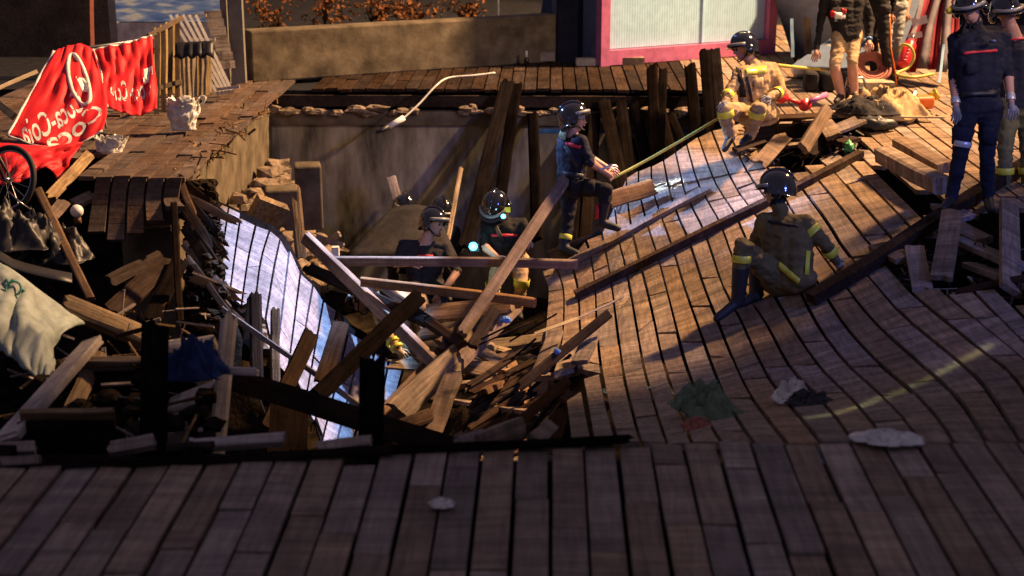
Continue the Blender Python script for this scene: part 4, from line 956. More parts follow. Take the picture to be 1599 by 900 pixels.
trim(climb, [(912,282),(930,284),(928,304),(910,300)], 'cargo_pocket', 'blackcloth', 14.1, .02, 5, 4)
trim(climb, [(882,230),(888,228),(906,262),(900,266)], 'harness_strap', 'black', 14.1, .012)
trim(bend, [(768,352),(774,350),(790,380),(784,382)], 'harness_strap', 'black', 14.6, .012)
trim(crouch, [(1176,124),(1190,122),(1190,138),(1176,140)], 'coat_pocket', 'tan', 14.7, .02, 5, 4)
trim(crouch, [(1164,120),(1168,120),(1176,160),(1172,160)], 'coat_zip', 'charcoal', 14.7, .01)
trim(seated, [(1200,345),(1246,352),(1246,356),(1200,349)], 'yoke_seam', 'charcoal', 12.0, .006)
stand2, PH = person('firefighter in olive trousers partly hidden at the right edge', 13.1,
  dict(head=(1570,20), neck=(1578,42), shA=(1552,66,.1), shB=(1622,70,.05), pelvis=(1590,162), hipA=(1574,166,0), hipB=(1606,166,.04), elA=(1552,118,.15), haA=(1562,158,.05), elB=(1630,120,.08), haB=(1634,160,-.02),
       knA=(1570,236,-.04), anA=(1568,304,.05), teA=(1576,318,-.16), knB=(1604,236,-.04), anB=(1606,300,.06), teB=(1612,316,-.16)),
  (.2, -.3, .85), dict(top='navy', arm='skin', leg='olive', foot='boot', neck='skin'), 1.16, 1.0, dict(lamp=True, side=-1), seed=23, bands=(('knA','anA',.45,.082,.06,'band'),('knB','anB',.45,.082,.06,'band')))
trim(stand2, [(1572,60),(1616,58),(1616,62),(1572,64)], 'chest_stripe', 'redcloth', 12.9)
# people at the back
short, PI_ = person('man in dark printed hoodie and khaki shorts standing at the back', 17.1,
  dict(head=(1306,-52,-.15), neck=(1310,-26), shA=(1288,-4,0), shB=(1346,-6,.05), pelvis=(1324,56), hipA=(1312,58,0), hipB=(1334,58,.05), elA=(1281,36,.02), haA=(1275,78,-.1), elB=(1360,34,.05), haB=(1357,64,-.1),
       knA=(1303,104,-.12), anA=(1314,150,.0), teA=(1306,158,-.15), knB=(1331,98,-.14), anB=(1334,148,.0), teB=(1338,156,-.16)),
  (-.2, -.8, .6), dict(top='blackcloth', arm='blackcloth', leg='khaki', lowthigh='khaki', shin='skin', foot='boot', neck='blackcloth', hair='hair'), 1.1, 1.0, None, seed=29)
pp = trim(short, [(1296,12),(1322,12),(1322,36),(1297,36)], 'chest_print', 'charcoal', 16.8, .006)
for (c_, mt) in (([(1297,17),(1305,18),(1303,28),(1298,26)], 'redp'), ([(1314,13),(1322,15),(1321,22),(1314,20)], 'redp'), ([(1303,20),(1316,21),(1314,32),(1304,31)], 'white'), ([(1304,29),(1312,29),(1313,34),(1303,34)], 'greycloth'), ([(1314,22),(1319,23),(1319,31),(1314,30)], 'bag')):
    trim(short, c_, 'print_patch', mt, 16.8, .012, 5, 3)
b = MB(); b.tube([PI_['haB'] - (PI_['haB'] - PI_['elB']).normalized() * .04, PI_['haB'] - (PI_['haB'] - PI_['elB']).normalized() * .015], .036, 12); b.build('wristband', M['bluebag'], short, True)
tr, PJ = person('person in dark trousers with an orange stripe behind the man in shorts', 18.2,
  dict(head=(1362,-92), neck=(1364,-66), shA=(1340,-48,.1), shB=(1392,-46,-.05), pelvis=(1366,14), hipA=(1356,16,.05), hipB=(1378,16,-.02), elA=(1336,-8,.2), haA=(1345,20,.2), elB=(1396,-8,.1), haB=(1392,22,.1), knA=(1364,76,.2), anA=(1366,134,.3), teA=(1360,140,.2), knB=(1382,76,-.05), anB=(1394,134,.05), teB=(1392,140,-.1)),
  (-.6, -.2, .5), dict(top='blackcloth', arm='blackcloth', leg='charcoal', foot='boot', neck='skin', hair='hair'), 1.1, 1.0, None, seed=31)
b = MB(); ln = [PJ['hipB'], PJ['knB'], PJ['anB']]; off = camdir(.85, 0, .5) * .082
b.tube([ln[0] + off, ln[0].lerp(ln[1], .5) + off * .95, ln[1] + off * .82, ln[1].lerp(ln[2], .5) + off * .78, ln[2] + off * .62], .012, 6); b.build('side_stripe', M['orange'], tr, True)
tr2, PK = person('person in grey trousers and green top at the back behind the striped trousers', 19.2,
  dict(head=(1396,-86), neck=(1396,-62), shA=(1374,-44,0), shB=(1418,-44,.05), pelvis=(1396,10), elA=(1370,-8,.1), haA=(1374,22,.05), elB=(1420,-8,.1), haB=(1416,20,.05), knA=(1386,62,-.05), anA=(1388,114,0), teA=(1386,120,-.15), knB=(1402,62,-.05), anB=(1398,114,.05), teB=(1400,120,-.1)),
  (-.3, -.2, .8), dict(top='sagecloth', arm='skin', leg='greycloth', foot='boot', neck='skin', hair='hair'), 1.05, .95, None, seed=37)
# ---------------------------------------------------------------- background things
def box_between(p, size, rotz=0): return p, size, rotz
# parapet wall
pa, pb = gnd(394, 129), gnd(872, 96); d = (pb - pa).normalized(); nrm = Vector((-d.y, d.x, 0))
b = MB(); c = (pa + pb) / 2 + nrm * .15; b.box(c + UP * .32, ((pb - pa).length, .3, .66), Matrix.Rotation(math.atan2(d.y, d.x), 3, 'Z'))
par = b.build('parapet_wall', M['concrete']); tag(par, 'long low brown concrete parapet wall behind the pit', 'wall')
bv = par.modifiers.new('bevel', 'BEVEL'); bv.width = .025; bv.segments = 2
b = MB(); b.box(gnd(838, 97) + UP * .08, (.5, .12, .12)); tag(b.build('plank', M['palewood']), 'short pale plank lying at the foot of the parapet wall', 'plank')
b = MB(); p = gnd(822, 103); b.tube([p + UP * .0, p + UP * .09, p + UP * .12, p + UP * .2], [.035, .035, .016, .014], 12); bo = b.build('bottle', M['glass'], None, True); tag(bo, 'small dark bottle with white cap standing at the back edge', 'bottle')
b = MB(); b.tube([p + UP * .115, p + UP * .205], [.018, .017], 10); b.build('label_cap', M['white'], bo, True)
# hut with pink frame
h0, h1 = gnd(936, 104), gnd(1208, 84); hd_ = (h1 - h0); hl_ = hd_.length; hd_.normalize(); hn = Vector((-hd_.y, hd_.x, 0)); rz = Matrix.Rotation(math.atan2(hd_.y, hd_.x), 3, 'Z')
hut = thing('kiosk', 'kiosk with pink frame and white corrugated front panel', 'kiosk', (h0 + h1) / 2)
def hp(u, v, w): return h0 + hd_ * u + hn * w + UP * v
b = MB(); b.box(hp(hl_ / 2, 1.25, .75), (hl_ - .04, 1.3, 2.4), rz); b.build('wall', M['bluegrey'], hut)
for (u, v, wd, hg) in ((.07, 1.25, .14, 2.5), (hl_ - .07, 1.25, .14, 2.5), (hl_ / 2, .11, hl_ - .28, .20), (hl_ / 2, 2.42, hl_ - .28, .16)):
    b = MB(); b.box(hp(u, v, .03), (wd, .14, hg), rz); b.build('frame', M['pink'], hut)
b = MB(); vs, fs = [], []; n = 130
for j in range(2):
    for i in range(n + 1):
        u = .15 + (hl_ - .30) * i / n; vs.append(hp(u, .22 + j * 2.1, .055 + (.002 if i % 2 else 0)))
for i in range(n): fs.append((i, i + 1, n + 2 + i, n + 1 + i))
b.add(vs, fs); b.build('corrugated_panel', M['corr'], hut)
b = MB(); b.box(hp(hl_ * .58, 1.22, .045), (.02, .02, 2.0), rz); b.build('panel_joint', M['corr'], hut)
b = MB(); p = gnd(903, 97); b.box(p + UP * 1.0 + Vector((0, .3, 0)), (.62, .6, 2.1)); cab = b.build('cabinet', M['navypaint']); tag(cab, 'dark navy cabinet standing left of the pink kiosk', 'cabinet'); bv = cab.modifiers.new('bevel', 'BEVEL'); bv.width = .02
b = MB(); b.box(p + UP * 1.0 + Vector((.22, -.01, 0)), (.02, .03, .2)); b.build('handle', M['steel'], cab)
# white rack with a pale blue sheet at top
rk = thing('metal_rack', 'white metal rack with a pale blue sheet at the top edge', 'rack', gnd(825, 92) + Vector((0, .8, 0)))
o_ = WL[rk]
for k in range(4): b = MB(); b.tube([o_ + Vector((-.45, 0, .78 + k * .045)), o_ + Vector((.45, .05, .78 + k * .045))], .011, 6); b.build('bar', M['white'], rk, True)
for x in (-.45, .45):
    b = MB(); b.tube([o_ + Vector((x, 0, 0)), o_ + Vector((x, 0, 1.0))], .015, 6); b.build('leg', M['white'], rk, True)
b = MB(); b.box(o_ + Vector((.35, .2, .75)), (.3, .03, .6), Matrix.Rotation(.15, 3, 'Y')); b.build('sheet', M['bluegrey'], rk)
for (x, y, wd, dd) in ((927, 102, .5, 'pale grey plank lying before the pink kiosk'), (984, 101, .38, 'brown plank lying before the pink kiosk')):
    b = MB(); b.box(gnd(x, y) + UP * .05, (wd, .12, .1), Matrix.Rotation(.12, 3, 'Z')); tag(b.build('plank', M['palewood'] if x < 950 else M['plank']), dd, 'plank')
# sign board with metal posts
sg = thing('sign_board', 'large framed sign board with a pale cloudy picture, far left', 'sign', gnd(285, 112))
s0, s1 = gnd(184, 112), gnd(375, 116)
for (xp, wd, dd) in ((184, .10, 0), (377, .17, -.1), (357, .07, -.05)):
    p = gnd(xp, 130 if xp > 300 else 112); b = MB(); b.box(p + UP * .95 + Vector((0, dd, 0)), (wd, .1, 1.95)); b.build('post', M['helmetgrey'], sg)
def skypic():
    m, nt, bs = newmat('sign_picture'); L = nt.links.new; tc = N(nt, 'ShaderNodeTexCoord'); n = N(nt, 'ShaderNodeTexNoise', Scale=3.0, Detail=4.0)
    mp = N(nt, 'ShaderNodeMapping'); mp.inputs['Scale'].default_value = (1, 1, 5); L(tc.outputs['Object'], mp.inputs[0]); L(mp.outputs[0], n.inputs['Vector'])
    r = ramp(nt, [(.36, (.10, .16, .30)), (.52, (.30, .34, .42)), (.62, (.75, .60, .42))]); L(n.outputs[0], r.inputs[0]); L(r.outputs[0], bs.inputs['Base Color']); bs.inputs['Roughness'].default_value = .3; L(r.outputs[0], bs.inputs['Emission Color']); bs.inputs['Emission Strength'].default_value = .3; return m  # emission added to brighten the picture, standing in for reflected light
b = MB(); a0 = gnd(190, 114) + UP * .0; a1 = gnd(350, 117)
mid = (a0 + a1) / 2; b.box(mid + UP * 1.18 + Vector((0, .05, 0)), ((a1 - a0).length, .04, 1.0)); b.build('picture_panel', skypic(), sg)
b = MB(); b.box(mid + UP * .50 + Vector((0, .05, 0)), ((a1 - a0).length, .04, .32)); b.build('lower_panel', M['bag'], sg)
rr = random.Random(2)
for k, (y, x0, x1) in enumerate(((15, 220, 260), (25, 205, 330), (6, 200, 240))):
    b = MB(); x = x0
    while x < x1:
        wpx = rr.uniform(3, 9); q = at(x + wpx / 2, y + rr.uniform(-.6, .6), 19.55); b.box(q, (wpx / FPX * 19.5 * .8, .012, .022), None); x += wpx + 1.5
    b.build('print_line', M['white'], sg)
# dark fence behind the banners, plus the slatted pieces
def slatted(name, label, cat, pts, w, t, mat, rails=(), loc=None, group=None, face=None):
    c = loc or sum((Vector(p[0]) for p in pts), Vector()) / len(pts); o = thing(name, label, cat, c, group)
    for a, e in pts: beam3('slat', a, e, w, t, M[mat], o, face)
    for a, e in rails: beam3('rail', a, e, w, t * 1.2, M[mat], o, face)
    return o
slatted('picket_fence', 'dark picket fence piece with a sloping top rail behind the banner', 'fence', [(at(x, 178 - (x - 243) * .2, 16.2 + (x - 243) * .02), at(x, 52 - (x - 243) * .6, 16.3 + (x - 243) * .02)) for x in (245, 255, 266, 277)], .055, .03, 'slatdark', [(at(232, 57, 16.2), at(284, 28, 16.9)), (at(240, 140, 16.25), at(284, 128, 16.95))])
slatted('slatted_gate', 'yellowish slatted gate leaning left of the sign', 'gate', [(at(244 + k * 9, 150 - k, 17.2), at(244 + k * 9, 44 - k * 4, 17.6)) for k in range(4)], .05, .025, 'slat')
bin_ = slatted('slatted_bin', 'yellow wooden slatted bin with a black bag over its rim', 'bin', [(at(285 + k * 6.6, 153 - k * .6, 16.9), at(281 + k * 7.6, 80 - k * .6, 17.0)) for k in range(7)], .047, .02, 'slat')
for k in range(7): beam3('slat', at(290 + k * 6.2, 149 - k * .6, 17.3), at(285 + k * 7, 78 - k * .6, 17.4), .047, .02, M['slat'], bin_)
b = MB(); rows = []
for v in range(5):
    rows.append([at(273 + 60 * u / 12 , 68 + v * 6 - 3 * u / 12 + 4 * math.sin(u * 1.9 + v) * (v / 5), 16.78 + .03 * math.sin(u * 2.3) - .02 * v) for u in range(13)])
b.sheet(rows, .02); b.build('black_bag', M['black'], bin_, True)
slatted('sun_lounger', 'stack of white slatted loungers leaning against the sign', 'lounger', [(at(352 + k * 5.5, 146 - k, 17.3), at(286 + k * 10, 24, 18.0)) for k in range(-2, 3)], .035, .02, 'whiteslat', [(at(283, 26, 18.05), at(322, 24, 18.05)), (at(296, 62, 17.8), at(336, 62, 17.8)), (at(338, 140, 17.3), at(374, 136, 17.3))])
slatted('boarded_gate', 'grey boarded gate leaning behind the white loungers', 'gate', [(at(319 + k * 4.2, 24 + k * 13, 18.25), at(346 + k * 3.5, 22 + k * 13, 18.3)) for k in range(7)], .10, .02, 'palewood')
B('pole', 'thin ochre pole slanting at the left edge behind the banner', (-10,141,15.6), (58,112,15.9), 6, .03, 'slat', cat='pole')
B('pole', 'thick ochre pole slanting down at the left edge', (-10,158,14.9), (22,182,14.7), 12, .05, 'slat', cat='pole')
B('post', 'thin rusty post standing behind the left banner', (145,110,17.5), (143,-20,17.6), 6, .04, 'hosered', cat='post')
# dark fence wall far left and dark background wall
b = MB(); b.box((-9.3, 21.6, .55), (9.5, .2, 1.25)); tag(b.build('garden_wall', M['slatdark']), 'dark wall at far left behind the banners', 'wall')
b = MB(); b.box((0, 31.5, 2.0), (60, .4, 6)); tag(b.build('rear_facade', M['navypaint']), 'unlit dark facade far behind everything', 'facade')
# shrubs lit orange behind the parapet
def shrub(px, py, z, w_, h_, seed, label, mat, n=260):
    rr = random.Random(seed); base = at(px, py, z); o = thing('shrub', label, 'shrub', Vector((base.x, base.y, -.05)), 'shrubs behind the parapet wall')
    b = MB(); b.tube([Vector((base.x, base.y, -.05)), Vector((base.x + .05, base.y, base.z * .6)), base], [.05, .035, .015], 6)
    for k in range(5):
        a = rr.uniform(0, 6.28); b.tube([Vector((base.x, base.y, base.z * .5)), base + Vector((math.cos(a) * w_ * .5, math.sin(a) * w_ * .4, rr.uniform(-.2, .3) * h_))], [.02, .008], 5)
    b.build('stem', M['plankdark'], o)
    b = MB(); cl = [base + Vector((rr.gauss(0, .45) * w_, rr.gauss(0, .4) * w_, rr.gauss(0, .4) * h_)) for _ in range(9)]
    for k in range(n):
        c = rr.choice(cl) + Vector((rr.gauss(0, .1), rr.gauss(0, .1), rr.gauss(0, .1))); q = Matrix.Rotation(rr.random() * 6.3, 3, Vector((rr.gauss(0, 1), rr.gauss(0, 1), rr.gauss(0, 1))).normalized()); s = rr.uniform(.03, .065)
        b.add([c + q @ Vector(v) for v in ((-s, 0, 0), (0, -s * .5, .01), (s, 0, 0), (0, s * .5, .01))], [(0, 1, 2, 3)])
    b.build('foliage', M[mat], o)
for k, (x, y, w_, h_) in enumerate(((432, 22, .45, .6), (505, 14, .25, .6), (578, 10, .6, .4), (650, 18, .4, .35), (725, 14, .4, .5))):
    shrub(x, y, 23.5, w_, h_, 50 + k, ['leftmost and brightest', 'second thin', 'third broad', 'fourth low', 'fifth, rightmost'][k] + ' orange lit shrub behind the parapet wall', 'leaf')
lo = bpy.data.lights.new('street_lamp_light', 'SPOT'); lo.energy = 130; lo.color = (1, .45, .14); lo.spot_size = math.radians(70); lo.spot_blend = .5; lo.shadow_soft_size = .1
ob = bpy.data.objects.new('street_lamp_light', lo); COL.objects.link(ob); ob.location = (-1.5, 21.8, 4.5); ob.rotation_euler = (Vector((-1.5, 23.6, .6)) - Vector(ob.location)).to_track_quat('-Z', 'Y').to_euler()
# right back: blue sheets, folded tent, cylinder, poles
b = MB(); rows = [[at(1200 + 60 * u + 40 * v, -30 + 128 * v - 14 * u * v, 21.4 - 1.2 * v) for u in (0, 1, 2, 3)] for v in (0, .5, 1)]
b.sheet(rows, .02); tag(b.build('blue_sheet', M['navypaint'], None, True), 'dark blue sheet hanging behind the crouching firefighter', 'sheet')
b = MB(); b.sheet([[at(1235, 103, 18.6), at(1330, 108, 18.4)], [at(1300, 58, 19.6), at(1372, 60, 19.5)]], .03); tag(b.build('grey_board', M['bluegrey']), 'blue grey board leaning behind the man in shorts', 'board')
b = MB(); b.sheet([[at(1390, -30, 20.6), at(1500, -30, 20.4)], [at(1388, 70, 20.2), at(1440, 70, 20.1)]], .02); tag(b.build('blue_sheet', M['bluegrey']), 'light blue sheet behind the folded red tent', 'sheet')
tent = thing('folded_tent', 'folded dark red and grey tent with white marks, right back', 'tent', gnd(1445, 115))
for k in range(6):
    u0, u1 = k / 6, (k + 1) / 6; rows = []
    for v in range(7):
        t = v / 6; xa, xb = 1445 - 45 * t, 1500 - 8 * t; y = -25 + 135 * t + 3 * math.sin(k * 2.0) * t
        rows.append([at(xa + (xb - xa) * u + 2 * math.sin(t * 5 + k), y, 18.9 + .10 * math.sin((u - u0) / (u1 - u0) * math.pi) * (1 if k % 2 else -1) - .5 * t) for u in (u0, u0 * .67 + u1 * .33, u0 * .33 + u1 * .67, u1)])
    b = MB(); b.sheet(rows, .012); b.build('fold', M['tentred' if k in (0, 1, 3, 5) else 'tentgrey'], tent, True)
for pts, wd in (([(1443, -10), (1432, 30), (1424, 64)], .05), ([(1424, 36), (1448, 30)], .10), ([(1418, 58), (1440, 54)], .07)):
    for a, e in zip(pts, pts[1:]): beam3('white_mark', at(a[0], a[1], 18.42), at(e[0], e[1], 18.40), wd, .012, M['white'], tent)
ext = thing('gas_cylinder', 'red cylinder with white writing leaning before the folded tent', 'cylinder', gnd(1415, 104))
b = MB(); ca, cb = at(1410, 102, 17.9), at(1424, 62, 18.0); b.tube([ca, ca.lerp(cb, .05), ca.lerp(cb, .8), cb], [.07, .078, .078, .03], 16); b.build('body', M['redp'], ext, True)
b = MB(); b.tube([cb, cb + (cb - ca).normalized() * .06], .02, 8); b.build('valve', M['steel'], ext, True)
for k in range(5):
    p = ca.lerp(cb, .15 + .13 * k) + camdir(-.15, .1, 1) * .079; b = MB(); b.box(p, (.03, .006, .022), CR @ Matrix.Rotation(.3, 3, 'Y')); b.build('letter_mark', M['white'], ext)
def hose(name, label, pts, r, mat, cat='hose', n=60): b = MB(); b.tube(catmull(pts, n), r, 8); return tag(b.build(name, M[mat], None, True), label, cat)
hose('hose', 'yellow hose looped round the red cylinder', [at(1404, 80, 17.7), at(1410, 70, 17.65), at(1422, 74, 17.6), at(1427, 90, 17.6), at(1418, 106, 17.6), at(1400, 116, 17.5), at(1425, 121, 17.4), at(1458, 116, 17.6)], .018, 'hose')
hose('hose', 'long yellow hose rising taut along the pit side of the slope', [at(952, 281, 14.75), at(1000, 256, 14.85), at(1060, 222, 14.95), at(1122, 185, 15.0)], .015, 'hose')
hose('hose', 'yellow hose running behind the crouching firefighter to the right', [at(1214, 102, 16.6), at(1250, 106, 16.9), at(1290, 109, 17.2)], .020, 'hose')
b = MB(); tent_p = at(1497, 14, 17.0); b.box(tent_p, (.20, .02, .42), CR); fl = b.build('white_flag', M['white']); tag(fl, 'white flag with dark rounded marks beside the standing firefighter', 'flag')
for (x, y, r) in ((1490, 4, .028), (1500, 2, .03), (1491, 14, .026), (1491, 25, .022)):
    b = MB(); b.torus(at(x, y, 16.97), r, .009, camdir(0, 0, 1), 16, 5); b.build('mark', M['navypaint'], fl)
B('pole', 'white tent pole standing at the right of the folded tent', (1467,130,17.0), (1474,70,17.2), 4, .025, 'corr', cat='pole')
B('pole', 'thin red and white pole behind the crouching firefighter', (1238,90,18.2), (1236,30,18.3), 5, .03, 'corr', cat='pole')
B('post', 'dark square post behind the crouching firefighter', (1262,84,18.4), (1260,28,18.5), 11, .06, 'plankdark', cat='post')
# tools and bags on the back boardwalk
def blob_cloth(name, label, cat, c, size, mat, seed, amp=.35, flat=.0, n=(22, 14), rot=0):
    b = MB(); rr = Matrix.Rotation(rot, 3, 'Z'); b.ball((0, 0, 0), size, None, n[0], n[1]); sc = max(size)
    out = []
    for v in b.v:
        nn = v.normalized(); f = 1 + amp * noise.noise(nn * 2.1 + Vector((seed, 0, 0))) + amp * .6 * noise.noise(nn * 5.2 + Vector((0, seed, 0))) + amp * .3 * noise.noise(nn * 11 + Vector((0, 0, seed)))
        q = v * f
        if q.z < -size[2] * .75: q.z = -size[2] * .75
        out.append(rr @ q + Vector(c))
    b.v = out; o = b.build(name, M[mat], None, True); return tag(o, label, cat)
def crumple(name, label, cat, c, size, mat, seed, h=.12, n=34, rot=0, parent=None):
    rr = Matrix.Rotation(rot, 3, 'Z'); rows = []
    def rid(v): return 1 - abs(noise.noise(v)) * 2.2
    for i in range(n):
        row = []
        for j in range(n):
            u, v = j / (n - 1) * 2 - 1, i / (n - 1) * 2 - 1; k_ = 1 / max(1, math.sqrt(u * u + v * v) / max(abs(u), abs(v), 1e-6)); u, v = u * (.35 + .65 * k_), v * (.35 + .65 * k_)
            q = Vector((u * 1.6, v * 1.6, seed)); e = 1 - min(1, math.hypot(u, v)) ** 3
            z = h * (.15 + e * (.55 * max(0, rid(q * .8)) + .35 * max(0, rid(q * 1.9 + Vector((3, 1, 0)))) + .18 * rid(q * 4.3)))
            x = u * size[0] * (1 + .35 * noise.noise(q * 1.1 + Vector((9, 0, 0)))); y = v * size[1] * (1 + .35 * noise.noise(q * 1.2 + Vector((0, 7, 0))))
            x += .03 * noise.noise(q * 5) ; row.append(rr @ Vector((x, y, max(.004, z))) + Vector(c))
        rows.append(row)
    b = MB(); b.sheet(rows[::-1], .004); o = b.build(name, M[mat], parent, True)
    return tag(o, label, cat) if parent is None else o
def pile_h(x, y, up): return gnd(x, y) + UP * up
j1 = crumple('jacket', 'tan firefighter jacket lying in a heap at the feet of the man in shorts', 'jacket', gnd(1376, 188) + UP * .01, (.52, .40), 'tan', 3.1, .36, 40, rot=.2)
b = MB(); b.tube([gnd(1345, 186) + UP * .19, gnd(1362, 180) + UP * .22, gnd(1385, 178) + UP * .22, gnd(1400, 182) + UP * .17], .022, 8); b.build('yellow_band', M['band'], j1, True)
crumple('jacket', 'charcoal jacket folded over the tan one', 'jacket', gnd(1352, 192) + UP * .10, (.36, .26), 'charcoal', 5.3, .18, 34, rot=-.1)
blob_cloth('bag', 'black plastic bag lying in front of the jackets', 'bag', gnd(1366, 203) + UP * .06, (.20, .13, .08), 'black', 7.7, .35)
blob_cloth('bag', 'sandy cloth bag right of the jackets', 'bag', gnd(1405, 192) + UP * .07, (.16, .13, .10), 'khaki', 8.9, .3)
tl2 = thing('power_cutter', 'orange and yellow rescue cutter lying on the back boardwalk', 'tool', gnd(1432, 172))
b = MB(); b.box(gnd(1440, 172) + UP * .09, (.24, .16, .15), Matrix.Rotation(.2, 3, 'Z')); x = b.build('body', M['orange'], tl2); bv = x.modifiers.new('b', 'BEVEL'); bv.width = .04; bv.segments = 3
b = MB(); b.box(gnd(1418, 168) + UP * .11, (.17, .13, .13), Matrix.Rotation(-.3, 3, 'Z')); x = b.build('motor', M['redp'], tl2); bv = x.modifiers.new('b', 'BEVEL'); bv.width = .04; bv.segments = 3
b = MB(); b.tube([gnd(1450, 166) + UP * .1, gnd(1458, 164) + UP * .16, gnd(1462, 166) + UP * .1], .04, 10); b.build('grip', M['yellowp'], tl2, True)
b = MB(); b.tube([gnd(1424, 176) + UP * .16, gnd(1428, 168) + UP * .2], .02, 8); b.build('label_stripe', M['white'], tl2, True)
B('bar', 'long pale pry bar lying right of the jackets', (1400,183,15.75), (1475,184,15.6), 4, .025, 'slat', cat='bar', face=(0,0,1))
sw = thing('chainsaw', 'black chainsaw standing at the feet of the man in shorts', 'saw', gnd(1336, 163))
b = MB(); b.box(gnd(1334, 162) + UP * .12, (.24, .18, .18)); x = b.build('body', M['black'], sw); bv = x.modifiers.new('b', 'BEVEL'); bv.width = .05; bv.segments = 3
b = MB(); p = gnd(1334, 162); b.tube([p + Vector((-.11, 0, .18)), p + Vector((-.10, 0, .30)), p + Vector((.08, 0, .30)), p + Vector((.13, 0, .18))], .016, 8); b.build('handle', M['steel'], sw, True)
b = MB(); b.box(p + Vector((.35, .1, .10)), (.5, .02, .08), Matrix.Rotation(.3, 3, 'Z')); b.build('guide_bar', M['steel'], sw)
rl = thing('red_roller', 'red and pink double ended roller tool on the board pile', 'tool', at(1240, 155, 15.2))
A1, A2 = at(1221, 152, 15.0), at(1257, 164, 15.05)
b = MB(); b.tube([A1, A2], .02, 10); b.build('bar', M['redp'], rl, True)
for p in (A1, A2):
    b = MB(); b.tube([p - camdir(.3, .1, 1) * .03, p + camdir(.3, .1, 1) * .03], .062, 18); b.build('end_disc', M['redp'], rl, True)
b = MB(); b.tube([A2 + camdir(.5, .4, 0) * .05, at(1290, 148, 15.3)], .03, 10); b.build('handle', M['pink'], rl, True)
cl = thing('hose_coil', 'coil of red brown hose on a pale crate behind the man in shorts', 'hose', gnd(1360, 140))
for k in range(5): b = MB(); b.torus(gnd(1360, 140) + UP * (.28 + .0 * k) + Vector((0, .02 * k, 0)), .22 - .03 * k, .02, camdir(.05, .5, 1), 28, 7); b.build('loop', M['hosered'], cl, True)
b = MB(); b.box(gnd(1365, 147) + UP * .08, (.42, .3, .16)); x = tag(b.build('crate', M['slat']), 'pale low crate under the hose coil', 'crate')
blob_cloth('bag', 'pale blue plastic bag behind the board pile', 'bag', gnd(1256, 122) + UP * .1, (.16, .12, .12), 'bag', 2.2, .3)
blob_cloth('bag', 'bright blue bag beside the pale blue one', 'bag', gnd(1283, 120) + UP * .1, (.13, .1, .11), 'bluebag', 4.2, .3)
for k, (x, y) in enumerate(((1265, 142), (1290, 142), (1315, 138))):
    b = MB(); b.box(gnd(x, y) + UP * .12, (.17, .25, .24), Matrix.Rotation(.15 * k, 3, 'Z')); o = tag(b.build('sandbag', M['charcoal']), ['left', 'middle', 'right'][k] + ' dark equipment case in the row behind the red roller', 'case', 'equipment cases'); bv = o.modifiers.new('b', 'BEVEL'); bv.width = .05; bv.segments = 3; o.name = 'equipment_case'
blob_cloth('sack', 'pale grey sack behind the knees of the man in shorts', 'sack', gnd(1300, 118) + UP * .18, (.2, .15, .22), 'greycloth', 9.2, .2)
blob_cloth('scrap', 'bright green scrap beside the board pile', 'scrap', sunk(1325, 238, .05), (.05, .08, .06), 'greencloth', 1.2, .4)
blob_cloth('scrap', 'pale orange scrap lying near the raised planks', 'scrap', sunk(1410, 239, .03), (.11, .08, .04), 'khaki', 1.9, .3)
# litter on the slope
crumple('cloth', 'sage green cloth dropped at the foot of the slope', 'cloth', sunk(1106, 650, .0), (.17, .26), 'sagecloth', 6.4, .2, rot=.5)
crumple('wrapper', 'red brown wrapper just below the sage cloth', 'wrapper', sunk(1088, 670, .0), (.09, .07), 'hosered', 6.9, .07, 20)
crumple('bag', 'small white bag crumpled at the foot of the slope', 'bag', sunk(1236, 628, .0), (.11, .10), 'bag', 2.9, .15, 26)
crumple('bag', 'dark bag beside the small white one', 'bag', sunk(1262, 632, .0), (.13, .08), 'black', 3.9, .09, 26)
crumple('wrapper', 'shiny clear wrapper lying on the front boardwalk at right', 'wrapper', gnd(1388, 692) + UP * .012, (.17, .09), 'silver', 8.1, .06, 30)
crumple('cup', 'crushed pinkish cup on the front boardwalk', 'litter', gnd(690, 795) + UP * .012, (.05, .035), 'bag', 5.1, .04, 18)
B('strip', 'pale torn strip of paper along the torn rim of the slope', (838,520,12.2), (902,498,12.3), 8, .006, 'slat', (.5,.5), cat='paper', face=(-.2,-.3,.9))
B('strip', 'thin pale lath end beyond the torn paper strip', (902,498,12.35), (972,464,12.6), 4, .008, 'palewood', (.5,.5), cat='paper', face=(-.2,-.3,.9))
blob_cloth('scrap', 'turquoise scrap lying on the dark plank of the heap', 'scrap', at(790, 500, 13.0), (.05, .04, .03), 'bluebag', 5.5, .3)
b = MB(); b.tube([at(866, 555, 11.9), at(872, 545, 11.9)], [.022, .03], 10); tag(b.build('cup', M['bluebag'], None, True), 'small bluish cup beside the diagonal dark plank', 'cup')
# cable with a plug end hanging into the pit
hose('cable', 'pale cable hanging over the far wall', [at(773, 114, 18.1), at(740, 118, 18.0), at(700, 122, 17.9), at(680, 135, 17.7), at(655, 162, 17.6), at(630, 185, 17.5)], .012, 'bag', 'cable')
b = MB(); b.tube([at(631, 184, 17.5), at(607, 198, 17.45)], .035, 10); lp = tag(b.build('tube_lamp', M['white'], None, True), 'white tube fitting hanging at the end of the pale cable', 'lamp'); b = MB(); b.tube([at(607, 198, 17.45), at(587, 208, 17.4)], [.035, .02], 10); b.build('socket', M['black'], lp, True)
